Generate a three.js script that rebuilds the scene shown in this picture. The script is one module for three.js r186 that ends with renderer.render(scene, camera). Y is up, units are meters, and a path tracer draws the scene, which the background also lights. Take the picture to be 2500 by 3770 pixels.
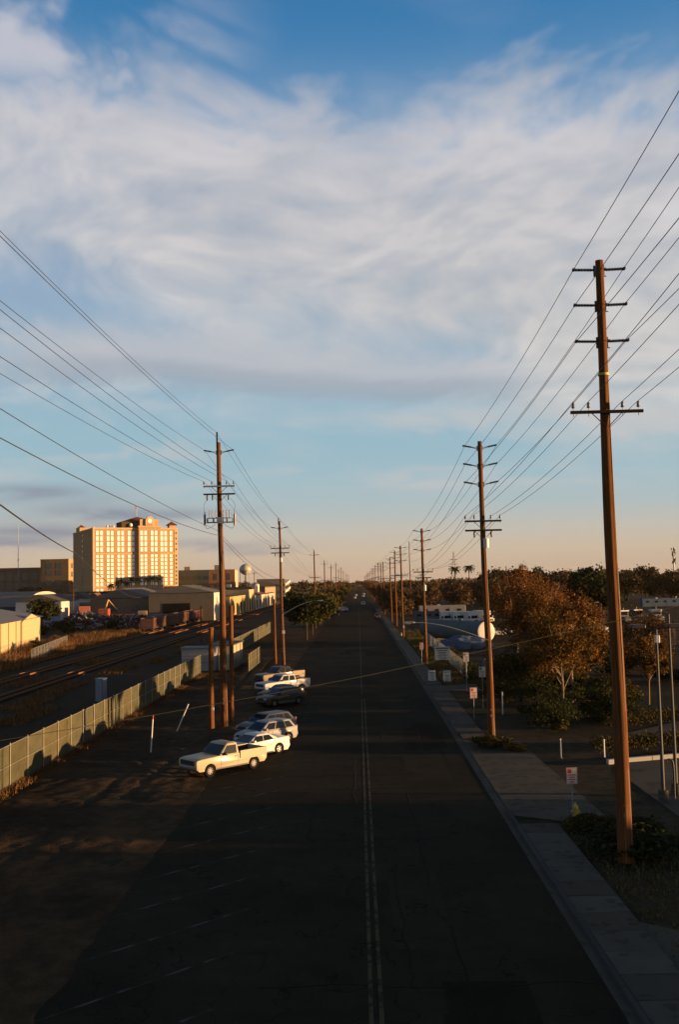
import * as THREE from 'three';
import { mergeGeometries, toCreasedNormals } from 'three/addons/utils/BufferGeometryUtils.js';
import { RoundedBoxGeometry } from 'three/addons/geometries/RoundedBoxGeometry.js';
import { ImprovedNoise } from 'three/addons/math/ImprovedNoise.js';

// ------------------------------------------------------------------ camera
const scene = new THREE.Scene();
const camera = new THREE.PerspectiveCamera(55.449, 680 / 1024, 0.3, 9000);
camera.position.set(0, 11.5, 0);
camera.rotation.order = 'YXZ';
camera.rotation.set(0.07117, 0.0175, -0.022);
scene.add(camera);

const renderer = new THREE.WebGLRenderer({ antialias: true });
renderer.toneMapping = THREE.LinearToneMapping;
renderer.toneMappingExposure = 3.0;
renderer.shadowMap.enabled = true;

// ------------------------------------------------------------------ sun
const SUN_AZ = THREE.MathUtils.degToRad(96), SUN_EL = THREE.MathUtils.degToRad(3.1);
const sunDir = new THREE.Vector3(Math.cos(SUN_EL) * Math.sin(SUN_AZ), Math.sin(SUN_EL), -Math.cos(SUN_EL) * Math.cos(SUN_AZ));
const sun = new THREE.DirectionalLight(new THREE.Color().setRGB(1.0, 0.59, 0.27), 5);
sun.target.position.set(-20, 0, -120);
sun.position.copy(sun.target.position).addScaledVector(sunDir, 400);
sun.castShadow = true; sun.shadow.mapSize.set(4096, 4096); sun.shadow.radius = 1.2;
Object.assign(sun.shadow.camera, { left: -260, right: 260, top: 120, bottom: -120, near: 10, far: 1200 });
scene.add(sun, sun.target);

// ------------------------------------------------------------------ sky: air and cloud, computed by direction
const perlin = new ImprovedNoise();
const clamp01 = (v) => Math.min(1, Math.max(0, v));
const sm = (a, b, v) => { const t = clamp01((v - a) / (b - a)); return t * t * (3 - 2 * t); };
function fbm(x, y, z, oct) { let s = 0, a = 0.5; for (let i = 0; i < oct; i++) { s += a * perlin.noise(x, y, z); x *= 2.03; y *= 2.03; z *= 2.03; a *= 0.5; } return s; }
const s2l = (v) => Math.pow(v / 255, 2.2);
const AIR = [[-2, 176, 152, 134], [0.3, 186, 166, 146], [1.6, 199, 181, 158], [2.8, 192, 186, 174], [4.2, 174, 187, 188], [6, 158, 186, 196], [9, 146, 182, 198], [13, 138, 173, 198], [18, 124, 160, 194], [25, 98, 145, 186], [31, 64, 122, 172], [40, 50, 92, 134], [55, 42, 72, 102], [90, 36, 60, 84]].map(([e, r, g, b]) => [e, s2l(r), s2l(g), s2l(b)]);
function air(e) { let i = 0; while (i < AIR.length - 2 && AIR[i + 1][0] < e) i++; const p = AIR[i], q = AIR[i + 1], t = clamp01((e - p[0]) / (q[0] - p[0])); return [1, 2, 3].map((k) => p[k] + (q[k] - p[k]) * t); }
function skyColour(a, e) {                        // a: degrees from the road's direction, e: degrees up
  const c = air(e), ar = a * Math.PI / 180, er = e * Math.PI / 180;
  const dx = Math.cos(er) * Math.sin(ar), dy = Math.sin(er), dz = Math.cos(er) * Math.cos(ar);
  if (e > -1) {
    const flat = 1 / (dy + 0.16), px = dx * flat, pz = dz * flat;             // streets of cloud lie in a level sheet
    const warp = fbm(px * 1.1 + 3, pz * 1.1, 1.7, 3);
    const wide = fbm(px * 0.8 + warp * 1.4 + 7.3, pz * 1.5 + warp, 4.2, 5);
    const silk = fbm(px * 4.4 + warp * 3 - 0.8 * pz, pz * 4.2 + warp * 2, 9.1, 5);
    const wob = 9 * warp + 3 * silk, ea = e + wob * 0.45;
    // broad sheet of high cloud
    const fine = fbm(px * 11 + warp * 5 + 2 * pz, pz * 9 + warp * 4, 17.3, 5), flock = fbm(px * 2.1 + silk * 1.3, pz * 2.6 + warp * 3, 23.9, 5);
    const sideL = sm(-7, -15, a), low = 12.6 + 4.8 * sideL - 4 * sm(6, 14, a), high = 28.6 + 1.4 * sm(-4, -14, a) - 1.2 * sm(8, 17, a);
    let sheet = sm(low - 4.5, low + 4.5, ea) * (1 - sm(high - 4.2, high + 1.4, ea + fine * 5 + 1.2 * Math.exp(-(((a - 0.5) / 7) ** 2))));
    sheet *= 0.95 + 0.22 * wide + 0.18 * silk + 0.26 * flock + 0.34 * fine - 0.2 * sm(-8, -19, a) * sm(26, 21, e) * sm(14, 19, e) - 0.28 * Math.exp(-(((e - 15.2) / 2.6) ** 2)) * sm(6, -6, a);
    let cl = clamp01(sheet) * 0.97;
    cl = Math.max(cl, (0.2 + 0.3 * sm(-0.15, 0.4, silk + wide * 0.6 + fine * 0.5)) * sm(7, 13, e) * (1 - sm(24, 30, e)) + 0.16 * sm(0.0, 0.4, silk + wide) * sm(28, 34, e));
    cl = Math.max(cl, 0.8 * sm(-3, -14, a) * sm(25.5, 28.5, e) * (1 - sm(30, 34, e)) * sm(-0.25, 0.25, wide + silk * 0.8 + fine * 0.7));
    const warm = sm(32, 12, e);
    const cb = [s2l(202 + 3 * warm), s2l(199 + 2 * warm), s2l(204 - 6 * warm)], gs = 1 + 0.13 * (wide + 0.8 * silk + 1.0 * flock + 1.2 * fine);
    for (let k = 0; k < 3; k++) c[k] += (cb[k] * gs - c[k]) * cl * 0.95;
    // long roll of cloud, pale on top and slate below
    const line = 12.2 - 0.075 * (a + 8) - 0.0016 * (a + 2) * (a + 2), d = (e - line - 1.6 * warp - 0.4 * silk - 0.5 * fine) * 0.8;
    const reach = sm(-24, -15, a) * (1 - sm(6, 13, a)) + 0.5 * sm(0.1, 0.3, fbm(px * 0.7, 3.3, pz * 0.7, 2)) * sm(20, 60, Math.abs(a));
    const top = sm(-0.5, 0.5, d) * (1 - sm(0.9, 2.4, d)) * reach * 0.7, under = sm(-1.2, -0.35, d) * (1 - sm(0.1, 0.9, d)) * reach * 0.62;
    const ct = [s2l(190), s2l(190), s2l(195)], cu = [s2l(157), s2l(166), s2l(178)];
    for (let k = 0; k < 3; k++) { c[k] += (ct[k] - c[k]) * top; c[k] += (cu[k] - c[k]) * under; }
    // wisps
    const wisp = sm(0.02, 0.34, fbm(px * 1.4 + warp * 2.2, pz * 2.6, 12.5, 4) + 0.25 * silk) * sm(4.4, 6.4, e) * (1 - sm(8.5, 10.6, e));
    const blob = (x, y, rx, ry) => { const u = (a - x) / rx, v = (e - y + wob * 0.12) / ry; return Math.exp(-u * u - v * v); };
    const w2 = clamp01(0.75 * wisp + 0.7 * (0.55 + 1.2 * silk + wide) * (blob(-3.6, 7.2, 1.5, 0.9) + blob(4.2, 5.9, 3.2, 0.8) + blob(11, 6.3, 2.6, 0.7) + blob(16.5, 8.5, 3, 1.2) + blob(4, 9.6, 6, 0.6) + blob(-17, 13.4, 3, 0.9)));
    const cw = [s2l(196), s2l(194), s2l(194)];
    for (let k = 0; k < 3; k++) c[k] += (cw[k] - c[k]) * w2 * 0.62;
    // low slate banks near the horizon
    const turn = 0.75 * sm(-0.1, 0.2, fbm(dx * 3 + 5, 0.4, dz * 3, 2)) * sm(20, 50, Math.abs(a));
    const bank = clamp01(1.25 * (blob(-18.5, 5.3, 3.6, 0.42) + blob(-12.8, 4.25, 5.2, 0.5) + 1.1 * blob(-19.5, 2.9, 4.6, 0.75) + 0.5 * blob(-8, 2.2, 4, 0.25) + turn * blob(a, 3.6, 1, 0.8))) * (0.8 + 0.9 * silk);
    const cg = [s2l(132), s2l(138), s2l(154)];
    for (let k = 0; k < 3; k++) c[k] += (cg[k] - c[k]) * clamp01(bank) * 0.85;
  }
  const toSun = Math.max(0, dx * sunDir.x + dy * sunDir.y - dz * sunDir.z), gl = 0.5 * Math.pow(toSun, 6);   // warmer towards the low sun
  c[0] *= 1 + gl; c[1] *= 1 + gl * 0.75; c[2] *= 1 + gl * 0.5;
  return c;
}
{
  const w = 4096, h = 2048, data = new Float32Array(w * h * 4), k = 1 / renderer.toneMappingExposure;
  for (let j = 0; j < h; j++) {
    const e = (j + 0.5) / h * 180 - 90;
    const flatRow = e < -2 ? skyColour(0, -2) : null;
    for (let i = 0; i < w; i++) {
      // u = 0.25 looks along -z in an equirectangular sky; away from the street the same sky is sampled more coarsely
      let a = ((i + 0.5) / w - 0.25) * 360; if (a > 180) a -= 360;
      const o = (j * w + i) * 4, near = Math.abs(a) < 27 && e > -2 && e < 37, src = near ? 0 : (((j & ~3) * w) + (i & ~3)) * 4;
      if (!near && src !== o && data[src + 3]) { data.copyWithin(o, src, src + 4); continue; }
      const c = flatRow ?? skyColour(a, e);
      data[o] = c[0] * k; data[o + 1] = c[1] * k; data[o + 2] = c[2] * k; data[o + 3] = 1;
    }
  }
  const t = new THREE.DataTexture(data, w, h, THREE.RGBAFormat, THREE.FloatType);
  t.mapping = THREE.EquirectangularReflectionMapping; t.magFilter = t.minFilter = THREE.LinearFilter; t.needsUpdate = true;
  scene.background = t; scene.environment = t;
}

// ------------------------------------------------------------------ helpers
function rng(seed) { let s = seed >>> 0; return () => { s = (s + 0x6D2B79F5) | 0; let t = Math.imul(s ^ (s >>> 15), 1 | s); t = (t + Math.imul(t ^ (t >>> 7), 61 | t)) ^ t; return ((t ^ (t >>> 14)) >>> 0) / 4294967296; }; }
const names = {};
function numbered(n) { const k = names[n] = (names[n] ?? -1) + 1; return k ? `${n}_${String(k).padStart(3, '0')}` : n; }
function tag(o, label, category, group, kind) { o.name = numbered(o.name); o.userData = { ...o.userData, label, category }; if (group) o.userData.group = group; if (kind) o.userData.kind = kind; scene.add(o); return o; }
function thing(name, label, category, x = 0, y = 0, D = 0, turn = 0, group) { const g = new THREE.Group(); g.name = name; tag(g, label, category, group); g.position.set(x, y, -D); g.rotation.y = turn; return g; }
function part(name, geo, mat, parent) { const m = new THREE.Mesh(geo, mat); m.name = name; m.castShadow = m.receiveShadow = true; parent.add(m); return m; }
function solid(name, geo, mat, label, category, group, kind) { const m = new THREE.Mesh(geo, mat); m.name = name; m.castShadow = m.receiveShadow = true; return tag(m, label, category, group, kind); }
function dup(o, label, x, y, D, turn, group) { const c = o.clone(); c.name = numbered(o.name.replace(/_\d{3}$/, '')); c.userData = { ...o.userData }; if (label) c.userData.label = label; if (group) c.userData.group = group; c.position.set(x, y, -D); c.rotation.y = turn; scene.add(c); return c; }
function struct(name, geo, mat) { const m = new THREE.Mesh(geo, mat); m.name = numbered(name); m.castShadow = m.receiveShadow = true; m.userData.kind = 'structure'; scene.add(m); return m; }
const XF = new THREE.Matrix4(), QQ = new THREE.Quaternion(), EE = new THREE.Euler();
function at(g, x, y, z, rx = 0, ry = 0, rz = 0) { XF.compose(new THREE.Vector3(x, y, z), QQ.setFromEuler(EE.set(rx, ry, rz)), new THREE.Vector3(1, 1, 1)); return g.applyMatrix4(XF); }
const box = (w, h, d, x = 0, y = 0, z = 0, rx = 0, ry = 0, rz = 0) => at(new THREE.BoxGeometry(w, h, d), x, y, z, rx, ry, rz);
const rbox = (w, h, d, r, x = 0, y = 0, z = 0, rx = 0, ry = 0, rz = 0) => at(new RoundedBoxGeometry(w, h, d, 2, r), x, y, z, rx, ry, rz);
const cyl = (r0, r1, h, n, x = 0, y = 0, z = 0, rx = 0, ry = 0, rz = 0) => at(new THREE.CylinderGeometry(r1, r0, h, n), x, y, z, rx, ry, rz);
const ball = (r, x, y, z, n = 12) => at(new THREE.SphereGeometry(r, n, Math.ceil(n * 0.6)), x, y, z);
function rod(p, q, r0, r1 = r0, n = 6) { const a = new THREE.Vector3(...p), b = new THREE.Vector3(...q), d = b.clone().sub(a), g = new THREE.CylinderGeometry(r1, r0, d.length(), n); XF.compose(a.add(b).multiplyScalar(0.5), QQ.setFromUnitVectors(new THREE.Vector3(0, 1, 0), d.normalize()), new THREE.Vector3(1, 1, 1)); return g.applyMatrix4(XF); }
function merge(list) { return mergeGeometries(list.map((g) => { const n = g.index ? g.toNonIndexed() : g; for (const k of Object.keys(n.attributes)) if (!['position', 'normal', 'uv'].includes(k)) n.deleteAttribute(k); return n; })); }
function tube(pts, r, seg = 24, n = 5) { return new THREE.TubeGeometry(new THREE.CatmullRomCurve3(pts.map((p) => new THREE.Vector3(...p))), seg, r, n); }
function sheet(x0, x1, d0, d1, y, nx = 1, nd = 1, scale = 1) {            // level sheet, uv in metres / scale
  const g = new THREE.PlaneGeometry(x1 - x0, d1 - d0, nx, nd); g.rotateX(-Math.PI / 2); g.translate((x0 + x1) / 2, y, -(d0 + d1) / 2);
  const p = g.attributes.position, u = g.attributes.uv; for (let i = 0; i < p.count; i++) u.setXY(i, p.getX(i) / scale, p.getZ(i) / scale); return g;
}
function poly(points, y0, y1, scale = 1) {        // outline in (x, D) raised from y0 to y1
  const s = new THREE.Shape(points.map(([x, d]) => new THREE.Vector2(x, d))), g = new THREE.ExtrudeGeometry(s, { depth: y1 - y0, bevelEnabled: false });
  g.rotateX(-Math.PI / 2); g.translate(0, y0, 0); const p = g.attributes.position, u = g.attributes.uv; for (let i = 0; i < p.count; i++) u.setXY(i, p.getX(i) / scale, p.getZ(i) / scale); return g;
}
function worldUV(g, scale) { const p = g.attributes.position, n = g.attributes.normal, u = g.attributes.uv; for (let i = 0; i < p.count; i++) { const ax = Math.abs(n.getX(i)), ay = Math.abs(n.getY(i)), az = Math.abs(n.getZ(i)); if (ay > ax && ay > az) u.setXY(i, p.getX(i) / scale, p.getZ(i) / scale); else if (ax > az) u.setXY(i, p.getZ(i) / scale, p.getY(i) / scale); else u.setXY(i, p.getX(i) / scale, p.getY(i) / scale); } return g; }

// ------------------------------------------------------------------ textures (grain, stains, wear)
function lattice(seed) { const r = rng(seed), t = new Float32Array(65536); for (let i = 0; i < 65536; i++) t[i] = r(); return t; }
const LAT = lattice(11);
function vn(x, y, per) { const xi = Math.floor(x), yi = Math.floor(y), fx = x - xi, fy = y - yi, u = fx * fx * (3 - 2 * fx), v = fy * fy * (3 - 2 * fy); const m = (k) => ((k % per) + per) % per, h = (a, b) => LAT[(m(a) * 131 + m(b) * 7919 + per * 17) & 65535]; return (h(xi, yi) * (1 - u) + h(xi + 1, yi) * u) * (1 - v) + (h(xi, yi + 1) * (1 - u) + h(xi + 1, yi + 1) * u) * v; }
function tn(u, v, base, oct, gain = 0.5) { let s = 0, a = 1, t = 0, p = base; for (let i = 0; i < oct; i++) { s += a * vn(u * p, v * p, p); t += a; a *= gain; p *= 2; } return s / t; }
function tex(n, fn, srgb = true, m = n) {
  const d = new Uint8Array(n * m * 4);
  for (let j = 0; j < m; j++) for (let i = 0; i < n; i++) { const c = fn(i / n, j / m, i, j), o = (j * n + i) * 4; for (let k = 0; k < 3; k++) { const v = Array.isArray(c) ? c[k] : c; d[o + k] = 255 * (srgb ? Math.pow(clamp01(v), 1 / 2.2) : clamp01(v)); } d[o + 3] = 255; }
  const t = new THREE.DataTexture(d, n, m); t.wrapS = t.wrapT = THREE.RepeatWrapping; t.magFilter = THREE.LinearFilter; t.minFilter = THREE.LinearMipmapLinearFilter; t.generateMipmaps = true; t.anisotropy = 8; if (srgb) t.colorSpace = THREE.SRGBColorSpace; t.needsUpdate = true; return t;
}
const mixc = (a, b, t) => a.map((v, k) => v + (b[k] - v) * t);
const speck = rng(5);
const ALB = 0.62, RGB = (r, g, b) => new THREE.Color().setRGB(r * ALB, g * ALB, b * ALB);
const std = (r, g, b, rough = 0.8, extra = {}) => new THREE.MeshPhysicalMaterial({ color: RGB(r, g, b), roughness: rough, specularIntensity: rough > 0.7 ? 0.06 : 1, ...extra });
const grit = tex(512, (u, v) => 0.5 * tn(u, v, 64, 3) + 0.5 * speck(), false);
const asphaltMap = tex(1024, (u, v) => { const big = tn(u, v, 4, 4), mid = tn(u + 0.3, v, 24, 3), crack = Math.abs(tn(u, v + 0.5, 9, 4) - 0.5), g = 0.75 + 0.5 * speck(); let b = 0.0165 * g * (0.55 + 0.9 * big) * (0.8 + 0.4 * mid); if (crack < 0.006) b *= 0.45; return [b * 1.16, b, b * 0.62]; });
const dirtMap = tex(1024, (u, v) => { const big = sm(0.3, 0.7, tn(u, v, 5, 5)), mid = tn(u, v + 0.2, 40, 3), g = 0.6 + 0.8 * speck(); const c = mixc([0.05, 0.03, 0.014], [0.026, 0.018, 0.010], big); return c.map((k) => k * g * (0.55 + 0.9 * mid)); });
const soilMap = tex(1024, (u, v) => { const big = sm(0.35, 0.65, tn(u, v, 6, 5)), mid = tn(u, v, 60, 3), g = 0.6 + 0.8 * speck(); const c = mixc([0.040, 0.030, 0.017], [0.022, 0.022, 0.012], big); return c.map((k) => k * g * (0.5 + mid)); });
const ballastMap = tex(512, (u, v) => { const g = 0.3 + 1.3 * vn(u * 128, v * 128, 128) * (0.6 + 0.8 * speck()), big = tn(u, v, 6, 4); return mixc([0.022, 0.018, 0.012], [0.04, 0.025, 0.013], big).map((k) => k * g); });
const concMap = tex(512, (u, v) => { const big = tn(u, v, 4, 5), g = 0.85 + 0.3 * speck(), st = sm(0.62, 0.75, tn(u + 0.1, v, 9, 4)); return [0.062, 0.054, 0.041].map((k) => k * g * (0.7 + 0.6 * big) * (1 - 0.35 * st)); });
const woodMap = tex(256, (u, v) => { const s = tn(u, v * 0.999, 24, 3), st = vn(u * 48, v * 3, 48) * 0.6 + vn(u * 96, v * 4, 96) * 0.4, knot = sm(0.74, 0.82, tn(u, v, 8, 3)); return mixc([0.16, 0.060, 0.015], [0.036, 0.014, 0.005], st).map((k) => k * (0.7 + 0.6 * s) * (1 - 0.75 * knot)); }, true, 1024);
const woodBump = tex(256, (u, v) => vn(u * 48, v * 3, 48) * 0.5 + vn(u * 128, v * 5, 128) * 0.5, false, 1024);
const wallMap = tex(512, (u, v) => { const b = tn(u, v, 5, 5), dr = vn(u * 60, v * 2, 60), g = 0.94 + 0.12 * speck(); return Math.min(1, (0.72 + 0.26 * b + 0.1 * dr) * g); });
const rustMap = tex(512, (u, v) => { const b = tn(u, v, 6, 5), s = vn(u * 70, v * 3, 70); return mixc([0.11, 0.035, 0.018], [0.045, 0.02, 0.013], sm(0.3, 0.7, b * 0.6 + s * 0.4)); });
const fenceMap = tex(512, (u, v, i, j) => { const s = (u * 32) % 1, slat = Math.floor(u * 32), t = LAT[slat * 37 & 65535], edge = s < 0.12 || s > 0.9 ? 0.35 : 1, wire = (((i + j) % 16) < 2 || ((i - j + 512) % 16) < 2) ? 0.75 : 1, b = tn(u, v, 6, 4); return mixc([0.115, 0.118, 0.075], [0.145, 0.14, 0.095], t).map((k) => k * 0.95 * edge * wire * (0.7 + 0.6 * b)); });
const fenceBump = tex(256, (u) => { const s = (u * 32) % 1; return s < 0.14 || s > 0.88 ? 0 : 1; }, false);

const M = {
  asphalt: new THREE.MeshPhysicalMaterial({ map: asphaltMap, specularIntensity: 0.03, roughness: 0.97, bumpMap: grit, bumpScale: 0.004 }),
  dirt: new THREE.MeshPhysicalMaterial({ specularIntensity: 0.05, map: dirtMap, roughness: 1, bumpMap: grit, bumpScale: 0.03 }),
  soil: new THREE.MeshPhysicalMaterial({ specularIntensity: 0.05, map: soilMap, roughness: 1 }),
  ballast: new THREE.MeshPhysicalMaterial({ specularIntensity: 0.05, map: ballastMap, roughness: 1, bumpMap: ballastMap, bumpScale: 0.06 }),
  concrete: new THREE.MeshPhysicalMaterial({ specularIntensity: 0.1, map: concMap, roughness: 0.95 }),
  wood: new THREE.MeshPhysicalMaterial({ specularIntensity: 0.15, map: woodMap, bumpMap: woodBump, bumpScale: 0.003, roughness: 0.9 }),
  arm: std(0.04, 0.026, 0.016, 0.9), steel: std(0.2, 0.2, 0.2, 0.5, { metalness: 0.6 }), galv: std(0.32, 0.33, 0.34, 0.5, { metalness: 0.4 }),
  dark: std(0.015, 0.014, 0.014, 0.6), insul: std(0.05, 0.045, 0.045, 0.45), porcelain: std(0.16, 0.15, 0.14, 0.35), wire: std(0.035, 0.028, 0.024, 0.6),
  white: std(0.72, 0.7, 0.66, 0.6), paintLine: std(0.14, 0.14, 0.135, 0.8), yellowLine: std(0.2, 0.15, 0.05, 0.85), rail: std(0.24, 0.115, 0.055, 0.8), sleeper: std(0.04, 0.03, 0.022, 0.95),
  rust: new THREE.MeshStandardMaterial({ map: rustMap, roughness: 0.85 }), glass: std(0.012, 0.015, 0.018, 0.08, { specularIntensity: 0.5 }), tyre: std(0.014, 0.014, 0.014, 0.85), rim: std(0.2, 0.19, 0.18, 0.5, { metalness: 0.4 }),
  fence: new THREE.MeshPhysicalMaterial({ specularIntensity: 0.15, color: RGB(0.95, 0.92, 0.82), map: fenceMap, bumpMap: fenceBump, bumpScale: 0.02, roughness: 0.85 }), fencePost: std(0.24, 0.23, 0.18, 0.6, { metalness: 0.2 }),
  red: std(0.35, 0.03, 0.02, 0.5), bark: std(0.06, 0.045, 0.03, 0.95), hydrant: std(0.62, 0.38, 0.03, 0.5),
};
const wallM = (r, g, b, rough = 0.9) => new THREE.MeshPhysicalMaterial({ specularIntensity: 0.15, color: RGB(r, g, b), map: wallMap, roughness: rough });
// ------------------------------------------------------------------ the setting
struct('ground', sheet(-3000, 3000, -600, 6000, -0.02, 1, 1, 22), M.soil);
struct('road', sheet(-9.05, 6.72, -60, 1800, 0.004, 1, 1, 16), M.asphalt);
{
  // trodden dirt lot: humps, hollows and wheel ruts
  const g = sheet(-20.6, -9.0, 14, 150, 0, 70, 700, 18), p = g.attributes.position;
  for (let i = 0; i < p.count; i++) { const x = p.getX(i), z = p.getZ(i), edge = sm(-9.0, -10.4, x), rut = (c, w) => Math.exp(-(((x - c - 0.8 * Math.sin(z * 0.05)) / w) ** 2)); p.setY(i, 0.006 + edge * (0.16 * fbm(x * 0.22, z * 0.16, 1, 3) + 0.09 * fbm(x * 1.1, z * 0.9, 5, 4) - 0.05 * (rut(-12.6, 0.28) + rut(-14.4, 0.28)) + 0.03)); }
  g.computeVertexNormals(); struct('dirt_lot', g, M.dirt);
  struct('dirt_lot', sheet(-20.6, -9.0, 150, 240, -0.002, 1, 1, 18), M.dirt);
}
struct('track_bed', sheet(-56, -22.5, 40, 900, 0.0, 1, 1, 7), M.ballast);
struct('gutter', sheet(6.72, 7.18, -40, 400, 0.008, 1, 1, 5), M.concrete);
function paving(d0, d1) {                         // concrete slabs, one by one
  const g = new THREE.Group(); g.name = numbered('pavement'); g.userData.kind = 'structure'; scene.add(g); const n = Math.round((d1 - d0) / 1.7), s = (d1 - d0) / n, r = rng(Math.round(d0)), ms = [1, 0.82, 1.12].map((k) => new THREE.MeshPhysicalMaterial({ map: concMap, color: new THREE.Color(k, k, k), roughness: 0.95, specularIntensity: 0.1 }));
  part('bedding', box(1.8, 0.09, d1 - d0, 8.1, 0.045, -(d0 + d1) / 2), M.dirt, g);
  for (let i = 0; i < n; i++) { const b = box(1.76, 0.06, s - 0.03), u = b.attributes.uv; for (let k = 0; k < u.count; k++) u.setXY(k, u.getX(k) * 0.45 + i * 0.37, u.getY(k) * 0.42 + i * 0.61); const m = part('slab', b, ms[Math.floor(r() * 3)], g); m.position.set(8.1, 0.1 + r() * 0.012, -(d0 + (i + 0.5) * s)); m.rotation.set((r() - 0.5) * 0.012, 0, (r() - 0.5) * 0.012); }
}
// pavement with kerb: near strip, driveway apron, far strip
paving(8, 46.2);
struct('driveway_apron', poly([[7.19, 48.2], [9.0, 47.2], [11.6, 45.6], [11.5, 52], [11.2, 62], [11.1, 69.6], [8.9, 71.0], [7.19, 70.4]], 0.0, 0.045, 4), M.concrete);
paving(71.0, 101.4);
struct('driveway_apron', poly([[7.19, 102.6], [9.0, 101.8], [12.5, 100], [12.5, 107.5], [9.0, 106.8], [7.19, 107.2]], 0.0, 0.045, 4), M.concrete);
struct('pavement', poly([[7.2, 107.2], [8.8, 107.0], [8.8, 400], [7.2, 400]], 0.0, 0.13, 4), M.concrete);
struct('driveway_apron', poly([[9.0, 22], [16, 20], [16, 31], [10.6, 32.0], [9.0, 33.4]], 0.0, 0.045, 4), M.concrete);
const lotConcrete = new THREE.MeshPhysicalMaterial({ map: concMap, roughness: 0.95, specularIntensity: 0.1 });
struct('parking_lot', poly([[15.0, 46], [60, 46], [60, 62.5 + 14], [19.9, 62.4], [16.1, 61.2], [15.0, 58]], -0.01, 0.012, 16), lotConcrete);
struct('parking_lot', poly([[18.2, 69.4], [60, 85], [60, 112], [18.9, 72.0]], -0.01, 0.014, 16), lotConcrete);
struct('yard', poly([[12.6, 112], [90, 112], [90, 330], [12.6, 330]], -0.01, 0.006, 18), M.dirt);
// kerb stones along the edge of the paving, one by one
{
  const kerb = new THREE.Group(); kerb.name = numbered('kerb'); kerb.userData.kind = 'structure'; scene.add(kerb);
  const g = rbox(0.16, 0.15, 2.96, 0.02, 0, 0, 0), m = [0.08, 0.095, 0.072].map((c) => std(c, c * 0.98, c * 0.95, 0.9)), r = rng(3);
  for (let d = 10; d < 200; d += 3) { if (d > 46.5 && d < 71) continue; if (d > 100.5 && d < 107) continue; const s = part('kerb_stone', g, m[Math.floor(r() * 3)], kerb); s.position.set(7.12 + 0.01 * r(), 0.075, -d - 1.5); }
  const lot = new THREE.Group(); lot.name = numbered('kerb'); lot.userData.kind = 'structure'; scene.add(lot);
  const pts = [[15.0, 60.85], [16.1, 61.25], [19.85, 62.5], [24, 63.9], [28, 65.2], [34, 67.2]];
  for (let i = 0; i < pts.length - 1; i++) { const [x0, d0] = pts[i], [x1, d1] = pts[i + 1], L = Math.hypot(x1 - x0, d1 - d0), n = Math.max(1, Math.round(L / 1.6)); for (let k = 0; k < n; k++) { const t = (k + 0.5) / n; const s = part('kerb_stone', rbox(L / n - 0.02, 0.3, 0.26, 0.03), std(0.44, 0.42, 0.38, 0.9), lot); s.position.set(x0 + (x1 - x0) * t, 0.12, -(d0 + (d1 - d0) * t)); s.rotation.y = Math.atan2(d1 - d0, x1 - x0); } }
}
// painted markings, worn
function worn(col, seed, keep) { const t = tex(256, (u, v) => { const w = sm(keep - 0.1, keep + 0.12, tn(u + seed, v, 8, 4)); return mixc(col, [0.018, 0.016, 0.011], w); }); return new THREE.MeshPhysicalMaterial({ map: t, roughness: 0.9, specularIntensity: 0.1 }); }
const stallPaint = worn([0.062, 0.062, 0.06], 0.2, 0.45), yellowPaint = worn([0.062, 0.047, 0.02], 0.4, 0.5);
for (const x of [0.08, 0.36]) struct('centre_line', sheet(x - 0.06, x + 0.06, 12, 96, 0.009, 1, 1, 3), yellowPaint);
struct('centre_line', sheet(0.05, 0.18, 100, 520, 0.009, 1, 1, 3), yellowPaint);
{
  const stall = new THREE.Group(); stall.name = numbered('stall_markings'); stall.userData.kind = 'structure'; scene.add(stall);
  for (let d = 19.3; d < 130; d += 4.03) { const g = sheet(-0.055, 0.055, -3.35, 3.35, 0.01, 1, 1, 3); const s = part('stall_line', g, stallPaint, stall); s.position.set(-6.5, 0, -(d - 2.4)); s.rotation.y = -Math.PI / 4; }
  const arrow = new THREE.Group(); arrow.name = numbered('lot_markings'); arrow.userData.kind = 'structure'; scene.add(arrow);
  for (const [x, d, w] of [[17.6, 57.5, 1.3], [18.3, 56.4, 1.5], [17.9, 56.9, 1.1]]) { const s = part('stripe', sheet(-w / 2, w / 2, -0.11, 0.11, 0.017), M.paintLine, arrow); s.position.set(x, 0, -d); s.rotation.y = 0.15; }
}
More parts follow.
